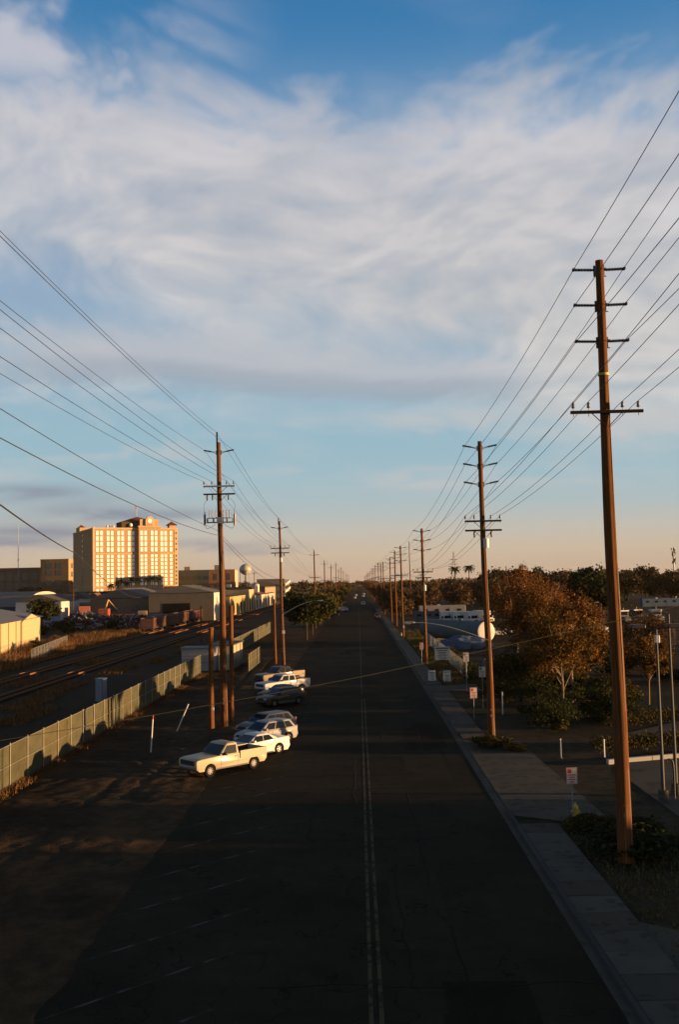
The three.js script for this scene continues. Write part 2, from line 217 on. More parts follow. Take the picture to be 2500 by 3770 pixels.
// repairs and seams in the old asphalt, dirt washed over its edge
{
  const g = new THREE.Group(); g.name = numbered('road_repairs'); g.userData.kind = 'structure'; scene.add(g); const r = rng(31), tones = [0.72, 0.84, 1.16].map((k) => { const m = M.asphalt.clone(); m.color.setRGB(k, k, k); return m; }), tar = std(0.012, 0.011, 0.01, 0.8);
  for (let i = 0; i < 26; i++) { const w = 0.8 + r() * 2.4, d = 1.5 + r() * 9, x = -3.4 + r() * 9, D = 16 + r() * 170; const s = part('patch', sheet(-w / 2, w / 2, -d / 2, d / 2, 0.0062 + 0.00004 * i, 1, 1, 16), tones[i % 3], g); s.position.set(x, 0, -D); }
  for (let i = 0; i < 22; i++) { const x = -3.8 + r() * 10, D = 16 + r() * 100, L = 4 + r() * 14, pts = []; const cross = r() < 0.5; for (let k = 0; k <= 8; k++) pts.push(cross ? [x + (k / 8 - 0.5) * L * 0.6, 0.004, -D - (r() - 0.5) * 0.35] : [x + (r() - 0.5) * 0.2, 0.004, -D - k / 8 * L]); const t = tube(pts, 0.035, 40, 4); t.scale(1, 0.02, 1); t.translate(0, 0.0078, 0); t.computeVertexNormals(); part('tar_seam', t, tar, g); }
  const e = [[-10.2, 8]]; for (let d = 8; d < 150; d += 0.9) e.push([-9.05 + 0.75 * fbm(d * 0.17, 3.1, 0, 4) + 0.25 * r(), d]); e.push([-10.2, 150]); const dg = new THREE.ShapeGeometry(new THREE.Shape(e.map(([x, d]) => new THREE.Vector2(x, d)))); dg.rotateX(-Math.PI / 2); dg.translate(0, 0.0125, 0); const p = dg.attributes.position, u = dg.attributes.uv; for (let i = 0; i < p.count; i++) u.setXY(i, p.getX(i) / 18, p.getZ(i) / 18); part('dirt_edge', dg, M.dirt, g);
}
// two running tracks and the siding
const sleeperGeo = box(2.5, 0.16, 0.24);
function track(label, x, d0, d1) {
  const t = thing('railway_track', label, 'railway track', x, 0, 0);
  for (const s of [-0.72, 0.72]) part('rail', merge([box(0.075, 0.06, d1 - d0, s, 0.30, -(d0 + d1) / 2), box(0.02, 0.1, d1 - d0, s, 0.22, -(d0 + d1) / 2), box(0.14, 0.03, d1 - d0, s, 0.165, -(d0 + d1) / 2)]), M.rail, t);
  const n = Math.floor((d1 - d0) / 0.62), im = new THREE.InstancedMesh(sleeperGeo, M.sleeper, n), r = rng(Math.round(-x)), m4 = new THREE.Matrix4();
  for (let i = 0; i < n; i++) { m4.makeRotationY((r() - 0.5) * 0.05); m4.setPosition((r() - 0.5) * 0.1, 0.07, -(d0 + i * 0.62)); im.setMatrixAt(i, m4); }
  im.name = 'sleepers'; im.userData.kind = 'stuff'; im.castShadow = im.receiveShadow = true; t.add(im);
}
track('railway track running just behind the slatted boundary fence', -37.6, 60, 800);
track('middle railway track between two other lines', -44.2, 60, 800);
track('siding track carrying the rusty gondola wagons', -50.6, 120, 800);

// ------------------------------------------------------------------ fences
const fenceTones = [[1, 1, 1], [0.86, 0.84, 0.8], [1.1, 1.02, 0.9]].map((k) => { const m = M.fence.clone(); m.color.multiply(new THREE.Color(...k)); return m; });
const postGeo = cyl(0.04, 0.04, 2.6, 8, 0, 1.3, 0), capGeo = ball(0.05, 0, 0, 0, 8);
function slatFence(label, x, d0, d1, h, step, turn = 0, group) {
  const f = thing('slatted_fence', label, 'fence', x, 0, d0, turn, group), n = Math.round((d1 - d0) / step), r = rng(Math.round(d0 * 7 + x));
  const pg = box(0.035, h - 0.12, step - 0.02), u = pg.attributes.uv; for (let i = 0; i < u.count; i++) u.setXY(i, u.getX(i), u.getY(i));
  for (let i = 0; i < n; i++) {
    const p = part('slat_panel', pg, fenceTones[Math.floor(r() * 3)], f); p.rotation.set(0, (r() - 0.5) * 0.012, (r() - 0.5) * 0.03); p.position.set((r() - 0.5) * 0.02, h / 2, -(i + 0.5) * step);
    const q = part('post', postGeo, M.fencePost, f); q.position.set(0.055, h - 2.56, -i * step);
    const cp = part('post_cap', capGeo, M.fencePost, f); cp.position.set(0.055, h + 0.04, -i * step);
  }
  for (const y of [h - 0.03, h * 0.52, 0.1]) part('rail', at(new THREE.CylinderGeometry(0.022, 0.022, n * step, 6), 0.06, y, -n * step / 2, Math.PI / 2, 0, 0), M.fencePost, f);
  return f;
}
slatFence('long olive slatted chain-link fence between dirt lot and tracks', -20.5, 30, 126, 2.5, 3);
slatFence('olive slatted fence running on from the beige shed to the dark tree', -20.7, 141, 228, 2.5, 3);
slatFence('short slatted fence return beside the dark tan pickup', -14.6, 128, 143, 2.3, 3);
// open chain-link along the yard across the road
function meshFence(label, x, d0, d1, h, turn, group) {
  const f = thing('chain_link_fence', label, 'fence', x, 0, d0, turn, group), L = d1 - d0, n = Math.round(L / 3), wires = [];
  for (let i = 0; i <= n; i++) part('post', cyl(0.035, 0.035, h, 6, 0, h / 2, -i * L / n), M.fencePost, f);
  part('rail', at(new THREE.CylinderGeometry(0.022, 0.022, L, 5), 0, h - 0.02, -L / 2, Math.PI / 2), M.fencePost, f);
  for (let k = 0; k < L / 0.16; k++) { const z = -k * 0.16; wires.push(rod([0, 0.05, z], [0, h, Math.max(-L, z - h * 0.8)], 0.004, 0.004, 3), rod([0, 0.05, z], [0, h, Math.min(0, z + h * 0.8)], 0.004, 0.004, 3)); }
  const w = part('wire_mesh', merge(wires), M.galv, f); w.userData.kind = 'stuff';
}
meshFence('chain-link fence with weeds along the pavement by the tank yard', 12.2, 112, 178, 2.0, 0);
meshFence('chain-link fence in dry weeds before the yellow metal building', -50.5, 150, 190, 2.2, 0.16);

// ------------------------------------------------------------------ poles
const shed = (r, n) => { const p = []; for (let i = 0; i <= n; i++) p.push(new THREE.Vector2(i % 2 ? r : r * 0.42, i / n)); return p; };
function insulatorGeo(len, r, n) { const g = new THREE.LatheGeometry(shed(r, n).map((v) => new THREE.Vector2(v.x, v.y * len)), 8); return g; }
const lineInsulators = { long: insulatorGeo(0.76, 0.078, 24), stub: insulatorGeo(0.55, 0.085, 10) };
const pinGeo = new THREE.LatheGeometry([[0.012, 0], [0.012, 0.1], [0.07, 0.12], [0.085, 0.16], [0.05, 0.19], [0.075, 0.22], [0.05, 0.28], [0.06, 0.31], [0.03, 0.36], [0.001, 0.37]].map(([x, y]) => new THREE.Vector2(x, y)), 8);
const hangGeo = new THREE.LatheGeometry([[0.001, 0], [0.03, 0], [0.08, -0.08], [0.06, -0.12], [0.09, -0.2], [0.06, -0.26], [0.07, -0.38], [0.03, -0.44], [0.001, -0.46]].map(([x, y]) => new THREE.Vector2(x, y)), 8);
function shaftGeo(h, r0, r1, seed) {
  const g = new THREE.CylinderGeometry(r1, r0, h, 14, 24, false), p = g.attributes.position, r = rng(seed), ph = r() * 6;
  for (let i = 0; i < p.count; i++) { const y = p.getY(i), a = Math.atan2(p.getZ(i), p.getX(i)), k = 1 + 0.03 * Math.sin(a * 3 + y * 0.7 + ph); p.setX(i, p.getX(i) * k + 0.03 * Math.sin(y * 0.35 + ph)); p.setZ(i, p.getZ(i) * k + 0.03 * Math.cos(y * 0.3 + ph)); }
  const u = g.attributes.uv; for (let i = 0; i < u.count; i++) u.setXY(i, u.getX(i) * 1 + seed * 0.13, u.getY(i) * h / 12);
  g.computeVertexNormals(); g.translate(0, h / 2, 0); return g;
}
// s: x, D, height, lean [dx at top], pairs [heights], arms [{y, w, pins, hang}], bayonet, extras
function pole(label, s, group) {
  const t = thing('utility_pole', label, 'utility pole', s.x, 0, s.D, 0, group), h = s.h, off = (y) => (s.lean ?? 0) * y / h, r0 = s.r0 ?? 0.23, r1 = s.r1 ?? 0.15, ry = (y) => r0 + (r1 - r0) * y / h;
  const sg = shaftGeo(h, r0, r1, (s.x * 13 + s.D) | 0); { const p = sg.attributes.position; for (let i = 0; i < p.count; i++) p.setX(i, p.getX(i) + off(p.getY(i))); }
  part('shaft', sg, M.wood, t);
  if (s.bayonet) part('bayonet', box(0.12, s.bayonet + 0.5, 0.12, off(h) - 0.12, h + s.bayonet / 2 - 0.25, 0.06), M.arm, t);
  for (const y of s.pairs ?? []) {
    for (const sd of [-1, 1]) {
      const c = off(y) + sd * (ry(y) + 0.02), len = s.bracket ? 0.42 : 0.12;
      if (s.bracket) part('bracket', merge([rod([c, y - 0.06, 0], [c + sd * len, y + 0.08, 0], 0.025), rod([c, y + 0.05, 0.05], [c + sd * len, y + 0.1, 0.02], 0.02), box(0.06, 0.36, 0.12, c, y, 0)]), M.steel, t);
      else part('bracket', merge([box(0.07, 0.46, 0.1, c, y - 0.05, 0), cyl(0.05, 0.05, 0.14, 8, c + sd * 0.07, y, 0, 0, 0, Math.PI / 2), rod([off(y) + (ry(y) + 0.02), y - 0.28, 0], [off(y) + ry(y) + 0.14, y - 0.28, 0.02], 0.02), rod([off(y) + (ry(y) + 0.02), y + 0.07, 0], [off(y) + ry(y) + 0.14, y + 0.07, 0.02], 0.02)]), M.dark, t);
      const g = lineInsulators[s.bracket ? 'stub' : 'long'], m = part('insulator', g, M.insul, t); m.position.set(c + sd * len, y + (s.bracket ? 0.09 : 0.0), 0); m.rotation.z = sd * -(Math.PI / 2 - (s.bracket ? 0.2 : 0.03));
      part('clamp', box(0.09, 0.1, 0.2, c + sd * (len + (s.bracket ? 0.58 : 0.75)), y + (s.bracket ? 0.2 : 0.03), 0), M.dark, t);
    }
  }
  for (const a of s.arms ?? []) {
    const zf = ry(a.y) + 0.06, c = off(a.y);
    const arm = part('crossarm', rbox(a.w, 0.13, 0.11, 0.012, c, a.y, zf), a.metal ? M.galv : M.arm, t);
    for (const sd of [-1, 1]) part('brace', rod([c + sd * 0.62, a.y - 0.05, zf], [c + sd * 0.05, a.y - 0.62, zf - 0.02], 0.02), M.arm, t);
    for (const px of a.pins ?? []) { const m = part('pin_insulator', pinGeo, M.porcelain, t); m.position.set(c + px, a.y + 0.06, zf); part('bolt', cyl(0.015, 0.015, 0.16, 6, c + px, a.y - 0.1, zf), M.dark, t); }
    for (const px of a.hang ?? []) { const m = part('cutout', hangGeo, M.insul, t); m.position.set(c + px, a.y - 0.06, zf); }
  }
  for (const [y, h2] of s.drums ?? []) { part('transformer', merge([cyl(0.2, 0.2, h2, 14, off(y) + 0.12, y + h2 / 2, ry(y) + 0.2), cyl(0.215, 0.215, 0.05, 14, off(y) + 0.12, y + h2, ry(y) + 0.2), cyl(0.04, 0.025, 0.2, 6, off(y) + 0.12, y + h2 + 0.12, ry(y) + 0.2)]), M.white, t); }
  for (const y of s.bands ?? []) part('marker_band', cyl(ry(y) + 0.035, ry(y) + 0.035, 0.1, 14, off(y), y, 0), std(0.42, 0.42, 0.05, 0.6), t);
  for (const [y, w] of s.boxes ?? []) part('service_box', rbox(w, w * 1.3, w * 0.6, 0.02, off(y) + ry(y) * 0.6, y, ry(y) + 0.08), M.white, t);
  if (r0 > 0.22 && !s.pairs?.includes(18.2)) { part('ground_wire', rod([r0 * 0.72, 0.1, r0 * 0.72], [off(h * 0.8) + ry(h * 0.8) * 0.72, h * 0.8, ry(h * 0.8) * 0.74], 0.014, 0.014, 4), M.steel, t); for (const [y, w] of [[1.9, 0.1], [2.3, 0.07]]) part('tag', box(w, w * 1.4, 0.01, off(y) - 0.02, y, ry(y) + 0.02), M.galv, t); }
  if (s.riser) part('riser_pipe', rod([off(0) - r0 * 0.7, 0, r0 * 0.8], [off(s.riser) - ry(s.riser) * 0.7, s.riser, ry(s.riser) * 0.85], 0.035), M.galv, t);
  if (s.lamp) {                                   // street-light arm reaching over the road
    const [y0, x1, y1] = s.lamp, x0 = off(y0), pts = []; for (let i = 0; i <= 10; i++) { const q = i / 10; pts.push([x0 + (x1 - x0) * q, y0 + (y1 - y0) * Math.sin(q * Math.PI / 2 * 0.98), 0.25]); }
    part('lamp_arm', tube(pts, 0.035, 20, 6), M.galv, t);
    const lx = x1 + Math.sign(x1 - x0) * 0.3, ld = part('lamp_head', rbox(0.75, 0.14, 0.3, 0.06, lx, y1, 0.25), M.galv, t); part('lens', rbox(0.34, 0.06, 0.22, 0.02, lx + Math.sign(x1 - x0) * 0.1, y1 - 0.08, 0.25), std(0.5, 0.5, 0.48, 0.3), ld);
  }
  return t;
}
const P4 = [-1.33, -0.75, 0.72, 1.32];
const rowA = 'tall utility poles along the pavement', rowB = 'utility poles along the dirt parking strip';
pole('tallest bare timber pole with six long insulators and one crossarm', { x: 10.52, D: 40.3, h: 24.7, lean: -0.1, r0: 0.315, r1: 0.165, pairs: [24.31, 22.8, 21.26], arms: [{ y: 18.25, w: 3.0, pins: [-1.38, -0.75, 0.65, 1.3] }], bands: [19.86] });
pole('timber pole with three insulator pairs, two crossarms and curved lamp arm', { x: 9.15, D: 69.5, h: 21.3, lean: -0.22, r0: 0.26, r1: 0.15, bracket: 1, pairs: [20.8, 19.5, 18.18], arms: [{ y: 15.56, w: 2.6, pins: [-1.25, -0.62, 0.55, 1.2] }, { y: 14.9, w: 2.6, hang: [-0.65, 0.55] }], drums: [[13.65, 0.62]], lamp: [7.15, -5.3, 8.5] });
pole('timber pole by the storage tank with transformer and two crossarms', { x: 8.95, D: 132.7, h: 18.45, lean: -0.12, bracket: 1, pairs: [18.0, 16.74, 15.44], arms: [{ y: 12.54, w: 2.6, pins: P4 }, { y: 11.75, w: 2.2, hang: [-0.7, 0.5] }], drums: [[10, 0.75]] });
pole('slim timber pole beside the yellow hydrant', { x: 8.8, D: 196.1, h: 18.4, lean: -0.15, bracket: 1, pairs: [17.9, 16.6, 15.3], arms: [{ y: 12.5, w: 2.6, pins: P4 }], boxes: [[2.2, 0.3]] });
{
  const src = { x: 9.1, D: 237.5, h: 18.7, lean: -0.04, bracket: 1, pairs: [18.2, 16.9, 15.6], arms: [{ y: 12.6, w: 2.6, pins: P4 }] };
  const far = 'plain timber pole in the distant row along the pavement', p0 = pole(far, src, rowA);
  for (const [x, D] of [[9.15, 272.8], [8.9, 335], [9.0, 372], [9.1, 430], [9.0, 492], [9.1, 560], [9.0, 640], [9.1, 730], [9, 830], [9, 940], [9.1, 1060], [9, 1200], [9, 1360]]) { const q = dup(p0, far, x, 0, D, 0, rowA); q.rotation.z = 0.012 * Math.sin(D); q.scale.y = 1 + 0.05 * Math.sin(D * 1.7); }
  pole('thin bare pole standing back from the pavement row', { x: 17.6, D: 330, h: 24.5, r0: 0.2, r1: 0.12 });
}
pole('thick timber pole with switchgear cage, bayonet top and crossarms', { x: -11.05, D: 79.5, h: 23.15, lean: -0.2, r0: 0.3, r1: 0.17, bayonet: 0.85, bracket: 1, pairs: [22.3], arms: [{ y: 19.5, w: 2.6, pins: [-1.25, -0.6, 0.62, 1.2], metal: 1 }, { y: 18.85, w: 2.6, hang: [-1.0, -0.55, 0.75] }] });
{
  // switchgear: a cage of fuses and arresters slung round the pole
  const t = thing('pole_switch', 'grey steel switch cage with upright fuses on the thick pole', 'switchgear', -11.2, 16.5, 79.5);
  part('frame', merge([box(2.2, 0.07, 0.07, 0, 0.05, 0.28), box(2.2, 0.07, 0.07, 0, 0.05, -0.28), box(1.9, 0.07, 0.07, 0, 0.38, 0.28), ...[-1.05, -0.55, 0, 0.55, 1.05].map((x) => box(0.06, 0.4, 0.6, x, 0.2, 0)), box(0.46, 0.5, 0.8, 0, 0.2, 0)]), M.galv, t);
  for (const x of [-0.85, -0.62, -0.3, 0.3, 0.55, 0.8]) { const f = part('fuse', insulatorGeo(0.62, 0.05, 10), M.porcelain, t); f.position.set(x, 0.4, 0.26); }
  for (const x of [-1.25, 1.2]) { part('arrester', merge([cyl(0.09, 0.09, 0.9, 10, x, 0.25, 0.1), cyl(0.05, 0.03, 0.3, 8, x, 0.85, 0.1)]), M.porcelain, t); part('lead', tube([[x, 1.0, 0.1], [x + Math.sign(x) * 0.05, 1.5, 0.15], [x * 0.75, 2.0, 0.2]], 0.012, 16, 4), M.wire, t); part('loop', tube([[x, -0.15, 0.1], [x * 0.85, -0.45, 0.15], [x * 0.5, -0.3, 0.2], [x * 0.3, -0.1, 0.2]], 0.016, 16, 4), M.wire, t); }
}
pole('short rust-brown stub pole beside the switchgear pole', { x: -11.95, D: 78.6, h: 8.05, r0: 0.22, r1: 0.19, boxes: [[1.6, 0.18]] });
pole('slender support pole tight behind the switchgear pole', { x: -10.78, D: 82.0, h: 9.7, r0: 0.2, r1: 0.17 });
pole('timber pole with double crossarms and lamp arm over the parking strip', { x: -10.72, D: 137.4, h: 20.2, lean: -0.25, r0: 0.25, r1: 0.14, bayonet: 0.5, bracket: 1, pairs: [19.15], arms: [{ y: 16.36, w: 2.6, pins: P4 }, { y: 15.7, w: 2.6, hang: [-0.7, 0.6] }], drums: [[14.4, 0.5]], lamp: [7.0, 5.0, 8.9], boxes: [[4.6, 0.35]] });
pole('bare stub pole beside the double-crossarm lamp pole', { x: -11.9, D: 138.5, h: 9.2, lean: -0.1, r0: 0.2, r1: 0.16 });
{
  const far = 'timber pole in the distant row along the parking strip', p0 = pole(far, { x: -10.9, D: 245, h: 19.2, bayonet: 0.6, bracket: 1, pairs: [18.2], arms: [{ y: 12.6, w: 2.7, pins: P4 }] }, rowB);
  for (const [x, D] of [[-11, 318], [-11, 395], [-10.8, 470], [-11, 545], [-11, 620], [-11, 720], [-11, 840], [-11, 980], [-11, 1150]]) { const q = dup(p0, far, x, 0, D, 0, rowB); q.rotation.z = 0.014 * Math.sin(D); q.scale.y = 1 + 0.06 * Math.sin(D * 1.3); }
}
pole('plain timber post beyond the pale equipment cabinet', { x: -31.9, D: 197, h: 7.2, r0: 0.17, r1: 0.14 });
for (const [x, D, h, l] of [[-88, 300, 12, 'dark pole in front of the hotel'], [-100, 250, 12.5, 'dark pole beside the arched-roof hall'], [-40.5, 380, 16, 'pole before the yellow trackside sheds'], [27, 420, 14, 'small pole among the bare orchard trees']]) pole(`${l} with one crossarm`, { x, D, h, r0: 0.15, r1: 0.1, arms: [{ y: h - 0.5, w: 2.4 }] });
// poles that carry the lines on, beside the viewpoint
pole('timber pole carrying the pavement lines on past the viewpoint', { x: 9.5, D: 4, h: 27.4, r0: 0.3, r1: 0.15, pairs: [26.5, 24.4, 22.2], arms: [{ y: 20.8, w: 2.9, pins: P4 }] });
pole('timber pole carrying the parking strip lines on past the viewpoint', { x: -11.9, D: 8, h: 23.4, r0: 0.3, r1: 0.15, bayonet: 0.8, bracket: 1, pairs: [22.4], arms: [{ y: 19.8, w: 2.6, pins: P4 }] });

// ------------------------------------------------------------------ lines: one conductor after another, sagging from pole to pole
class Polyline extends THREE.Curve { constructor(p) { super(); this.p = p; } getPoint(t, o = new THREE.Vector3()) { const n = this.p.length - 1, k = Math.min(n - 1, Math.floor(t * n)); return o.lerpVectors(this.p[k], this.p[k + 1], t * n - k); } getPointAt(t, o) { return this.getPoint(t, o); } getTangentAt(t, o = new THREE.Vector3()) { const n = this.p.length - 1, k = Math.min(n - 1, Math.floor(t * n)); return o.subVectors(this.p[k + 1], this.p[k]).normalize(); } }
function line(label, pts, sag, r, group) {
  const all = [];
  for (let i = 0; i < pts.length - 1; i++) { const [a, b] = [pts[i], pts[i + 1]], L = Math.hypot(a[0] - b[0], a[2] - b[2]), s = Array.isArray(sag) ? sag[Math.min(i, sag.length - 1)] : sag * Math.min(1.3, (L / 60) ** 2), n = i < 3 ? 20 : i < 6 ? 9 : 5; for (let k = 0; k < n; k++) { const t = k / n; all.push(new THREE.Vector3(a[0] + (b[0] - a[0]) * t, a[1] + (b[1] - a[1]) * t - 4 * s * t * (1 - t), -(a[2] + (b[2] - a[2]) * t))); } }
  const e = pts[pts.length - 1]; all.push(new THREE.Vector3(e[0], e[1], -e[2]));
  const c = new Polyline(all); return solid('power_line', new THREE.TubeGeometry(c, all.length * 2, r, 5), M.wire, label, 'power line', group);
}
const farD = [272.8, 335, 430, 560, 730, 940, 1200];
const upperA = 'high conductors above the pavement', lowerA = 'crossarm conductors above the pavement';
[[9.36, 24.34, 26.04, 'upper', -1], [11.46, 24.34, 27.14, 'upper', 1], [9.36, 22.82, 24.16, 'middle', -1], [11.46, 22.84, 24.81, 'middle', 1], [9.36, 21.28, 22.15, 'lower', -1], [11.46, 21.3, 22.41, 'lower', 1]].forEach(([x, y, y0, lev, sd], i) => {
  const k = i >> 1, o = sd * 1.16;
  line(`${lev} line on the ${sd < 0 ? 'road' : 'yard'} side of the pavement poles, held by ${k === 0 ? 'topmost' : k === 1 ? 'second' : 'third'} insulators`, [[x - 0.5, y0, 4], [x, y, 40.3], [9.0 + o * 0.98, 20.98 - 1.3 * k, 69.5], [8.85 + o, 18.2 - 1.28 * k, 132.7], [8.68 + o, 18.1 - 1.3 * k, 196], [9.07 + o, 18.4 - 1.3 * k, 237.5], ...farD.map((d) => [9.1 + o, 18.4 - 1.3 * k, d])], [0.25, 0.3, 0.9, 0.8, 0.4], 0.0145, upperA);
});
[[9.06, -1.33, 21.6], [9.69, -0.75, 21.24], [11.1, 0.72, 21.23], [11.74, 1.32, 20.85]].forEach(([x, o, y0], i) => line(`${['road-edge', 'second', 'third', 'yard-edge'][i]} wire on the single crossarm of the pavement poles`, [[x - 0.5, y0, 4], [x, 18.66, 40.3], [9.0 + o * 0.95, 15.97, 69.5], [8.87 + o, 12.95, 132.7], [8.7 + o, 12.9, 196], ...farD.map((d) => [9.05 + o, 13, d])], [0.25, 0.35, 1.0, 0.9], 0.0125, lowerA));
const fB = [245, 318, 395, 470, 545, 620, 720, 840, 980, 1150];
line('static wire along the bayonet tops of the parking strip poles', [[-12, 24.1, 8], [-11.37, 23.95, 79.5], [-11.08, 20.65, 137.4], ...fB.map((d) => [-11.05, 19.7, d])], [0.6, 0.7, 1.2], 0.012);
for (const [sd, y0, n] of [[-1, 22.54, 'track'], [1, 22.62, 'road']]) line(`high insulator wire on the ${n} side of the parking strip poles`, [[-11.9 + sd * 1.16, y0, 8], [-11.22 + sd * 1.16, 22.5, 79.5], [-10.95 + sd * 1.16, 19.35, 137.4], ...fB.map((d) => [-10.9 + sd * 1.16, 18.4, d])], [0.6, 0.7, 1.1], 0.0135);
[[-1.25, 19.83], [-0.6, 20.12], [0.62, 20.22], [1.2, 20.37]].forEach(([o, y0], i) => line(`${['track-edge', 'second', 'third', 'road-edge'][i]} crossarm wire of the parking strip poles`, [[-11.8 + o, y0, 8], [-11.2 + o, 19.9, 79.5], [-10.9 + o, 16.75, 137.4], ...fB.map((d) => [-10.9 + o, 13, d])], [0.6, 0.8, 1.1], 0.0125));
line('upper communication cable clamped low on the switchgear pole', [[-12, 19.1, 8], [-11.44, 15.9, 79.5], [-10.95, 12.0, 137.4], ...fB.map((d) => [-10.9, 10.4, d])], [0.6, 0.8, 1.1], 0.016);
line('looped communication cable clamped beneath the switch cage', [[-12, 18.2, 8], [-11.26, 15.45, 79.5], [-10.9, 11.2, 137.4], ...fB.map((d) => [-10.85, 9.9, d])], [0.9, 0.8, 1.1], 0.02);
line('thick black service cable dropping towards the gondola siding', [[-8.5, 15.9, 5], [-11.08, 14.11, 30], [-18.1, 13.7, 62], [-44.7, 9.2, 200]], [0.05, 0.1, 1.0], 0.03);
line('pale cable slung low across the whole street', [[-24, 4.3, 36], [-13.27, 5.96, 36], [0.1, 8.02, 36], [9.35, 9.83, 36], [15, 11.1, 36]], [0.02, 0.06, 0.02, 0.02], 0.011).material = std(0.22, 0.18, 0.08, 0.8);
pole('stub anchor pole for the low street cable beyond the fence', { x: -24, D: 36, h: 4.6, r0: 0.15, r1: 0.12 });
pole('anchor pole for the low street cable by the car park', { x: 15.05, D: 36, h: 11.4, r0: 0.17, r1: 0.12 });
// ------------------------------------------------------------------ vehicles (x forward, z to their own right-hand side, origin on the ground under the middle)
function wheelParts(t, x, z, r, rimMat, spokes = 5) {
  const sd = Math.sign(z), w = new THREE.Group(); w.name = 'wheel'; w.position.set(x, r, z); t.add(w);
  part('tyre', new THREE.LatheGeometry([[r * 0.56, -0.1], [r * 0.9, -0.115], [r * 0.985, -0.08], [r, 0], [r * 0.985, 0.08], [r * 0.9, 0.115], [r * 0.56, 0.1], [r * 0.52, 0], [r * 0.56, -0.1]].map(([a, b]) => new THREE.Vector2(a, b)), 22).rotateX(Math.PI / 2), M.tyre, w);
  const g = [at(new THREE.TorusGeometry(r * 0.53, r * 0.045, 6, 20), 0, 0, sd * 0.09), cyl(r * 0.16, r * 0.16, 0.05, 10, 0, 0, sd * 0.085, Math.PI / 2)];
  for (let k = 0; k < spokes; k++) { const a = k * Math.PI * 2 / spokes; g.push(box(r * 0.42, r * 0.15, 0.035, Math.cos(a) * r * 0.31, Math.sin(a) * r * 0.31, sd * 0.08, 0, 0, a)); }
  part('rim', merge(g), rimMat, w); part('brake', cyl(r * 0.5, r * 0.5, 0.03, 16, 0, 0, sd * 0.03, Math.PI / 2), M.dark, w);
}
function hull(s) {                                 // lower body: side outline with wheel arches, pulled in at nose and tail
  const sh = new THREE.Shape(), y0 = s.sill, L2 = s.L / 2, ar = s.r + 0.07;
  const [xr, xf] = [s.rear, s.front];
  sh.moveTo(-L2 + 0.03, y0 + 0.16);
  for (const [x, y] of s.top) sh.lineTo(x, y);
  sh.lineTo(L2 - 0.02, y0 + 0.14); sh.lineTo(L2 - 0.2, y0);
  const dy = s.r - y0, a0 = Math.asin(Math.min(1, dy / ar)), half = Math.cos(a0) * ar;
  for (const x of [xf, xr]) { sh.lineTo(x + half, y0); for (let k = 1; k < 10; k++) { const a = -a0 + (Math.PI + 2 * a0) * k / 10; sh.lineTo(x + Math.cos(a) * ar, s.r + Math.sin(a) * ar); } sh.lineTo(x - half, y0); }
  sh.lineTo(-L2 + 0.2, y0);
  const b = 0.05; let g = new THREE.ExtrudeGeometry(sh, { depth: s.W - 2 * b, bevelEnabled: true, bevelSize: 0.03, bevelThickness: b, bevelSegments: 3, curveSegments: 8 });
  g.translate(0, 0, -(s.W - 2 * b) / 2);
  const p = g.attributes.position; for (let i = 0; i < p.count; i++) { const x = p.getX(i), y = p.getY(i), q = Math.max(0, Math.abs(x) / L2 - 0.72) / 0.28; p.setZ(i, p.getZ(i) * (1 - (s.taper ?? 0.13) * q * q) * (1 - 0.05 * Math.max(0, y - 0.75))); }
  g.computeVertexNormals(); return toCreasedNormals(g, 0.7);
}
function cabinGeo(c) {                              // c: x0 tail, x1 nose at belt; x2, x3 at roof; w0, w1 half widths; y0, y1
  const ring = (t, shrink) => { const xa = c.x0 + (c.x2 - c.x0) * t + shrink, xb = c.x1 + (c.x3 - c.x1) * t - shrink, w = c.w0 + (c.w1 - c.w0) * t - shrink * 0.8, r = 0.1, pts = []; for (const [cx, cz, a] of [[xb - r, w - r, 0], [xa + r, w - r, 1], [xa + r, -w + r, 2], [xb - r, -w + r, 3]]) for (let k = 0; k <= 3; k++) { const an = (a + k / 3) * Math.PI / 2; pts.push([cx + Math.cos(an) * r, cz + Math.sin(an) * r]); } return pts; };
  const lev = [[0, 0, 0], [0.86, 0, 0.86], [0.93, 0.02, 0.95], [0.97, 0.07, 0.99], [1, 0.22, 1.02], [1, 0.5, 1.04]], pos = [], idx = [], n = 16;
  for (const [t, sh, yt] of lev) for (const [x, z] of ring(t, sh)) pos.push(x, c.y0 + (c.y1 - c.y0) * yt, z);
  for (let l = 0; l < lev.length - 1; l++) for (let k = 0; k < n; k++) { const a = l * n + k, b = l * n + (k + 1) % n; idx.push(a, a + n, b, b, a + n, b + n); }
  const o = (lev.length - 1) * n; for (let k = 1; k < n - 1; k++) idx.push(o, o + k + 1, o + k);
  const g = new THREE.BufferGeometry(); g.setAttribute('position', new THREE.Float32BufferAttribute(pos, 3)); g.setIndex(idx); g.computeVertexNormals(); const out = toCreasedNormals(g, 0.6); out.setAttribute('uv', new THREE.Float32BufferAttribute(new Float32Array(out.attributes.position.count * 2), 2)); return out;
}
function slab(pts, th, nrm) { const pos = [], idx = [], n = pts.length, d = nrm.map((v) => v * th); for (const p of pts) pos.push(...p); for (const p of pts) pos.push(p[0] + d[0], p[1] + d[1], p[2] + d[2]); for (let k = 1; k < n - 1; k++) idx.push(0, k, k + 1, n, n + k + 1, n + k); for (let k = 0; k < n; k++) { const j = (k + 1) % n; idx.push(k, n + k, j, j, n + k, n + j); } const g = new THREE.BufferGeometry(); g.setAttribute('position', new THREE.Float32BufferAttribute(pos, 3)); g.setIndex(idx); const o = g.toNonIndexed(); o.computeVertexNormals(); o.setAttribute('uv', new THREE.Float32BufferAttribute(new Float32Array(o.attributes.position.count * 2), 2)); return o; }
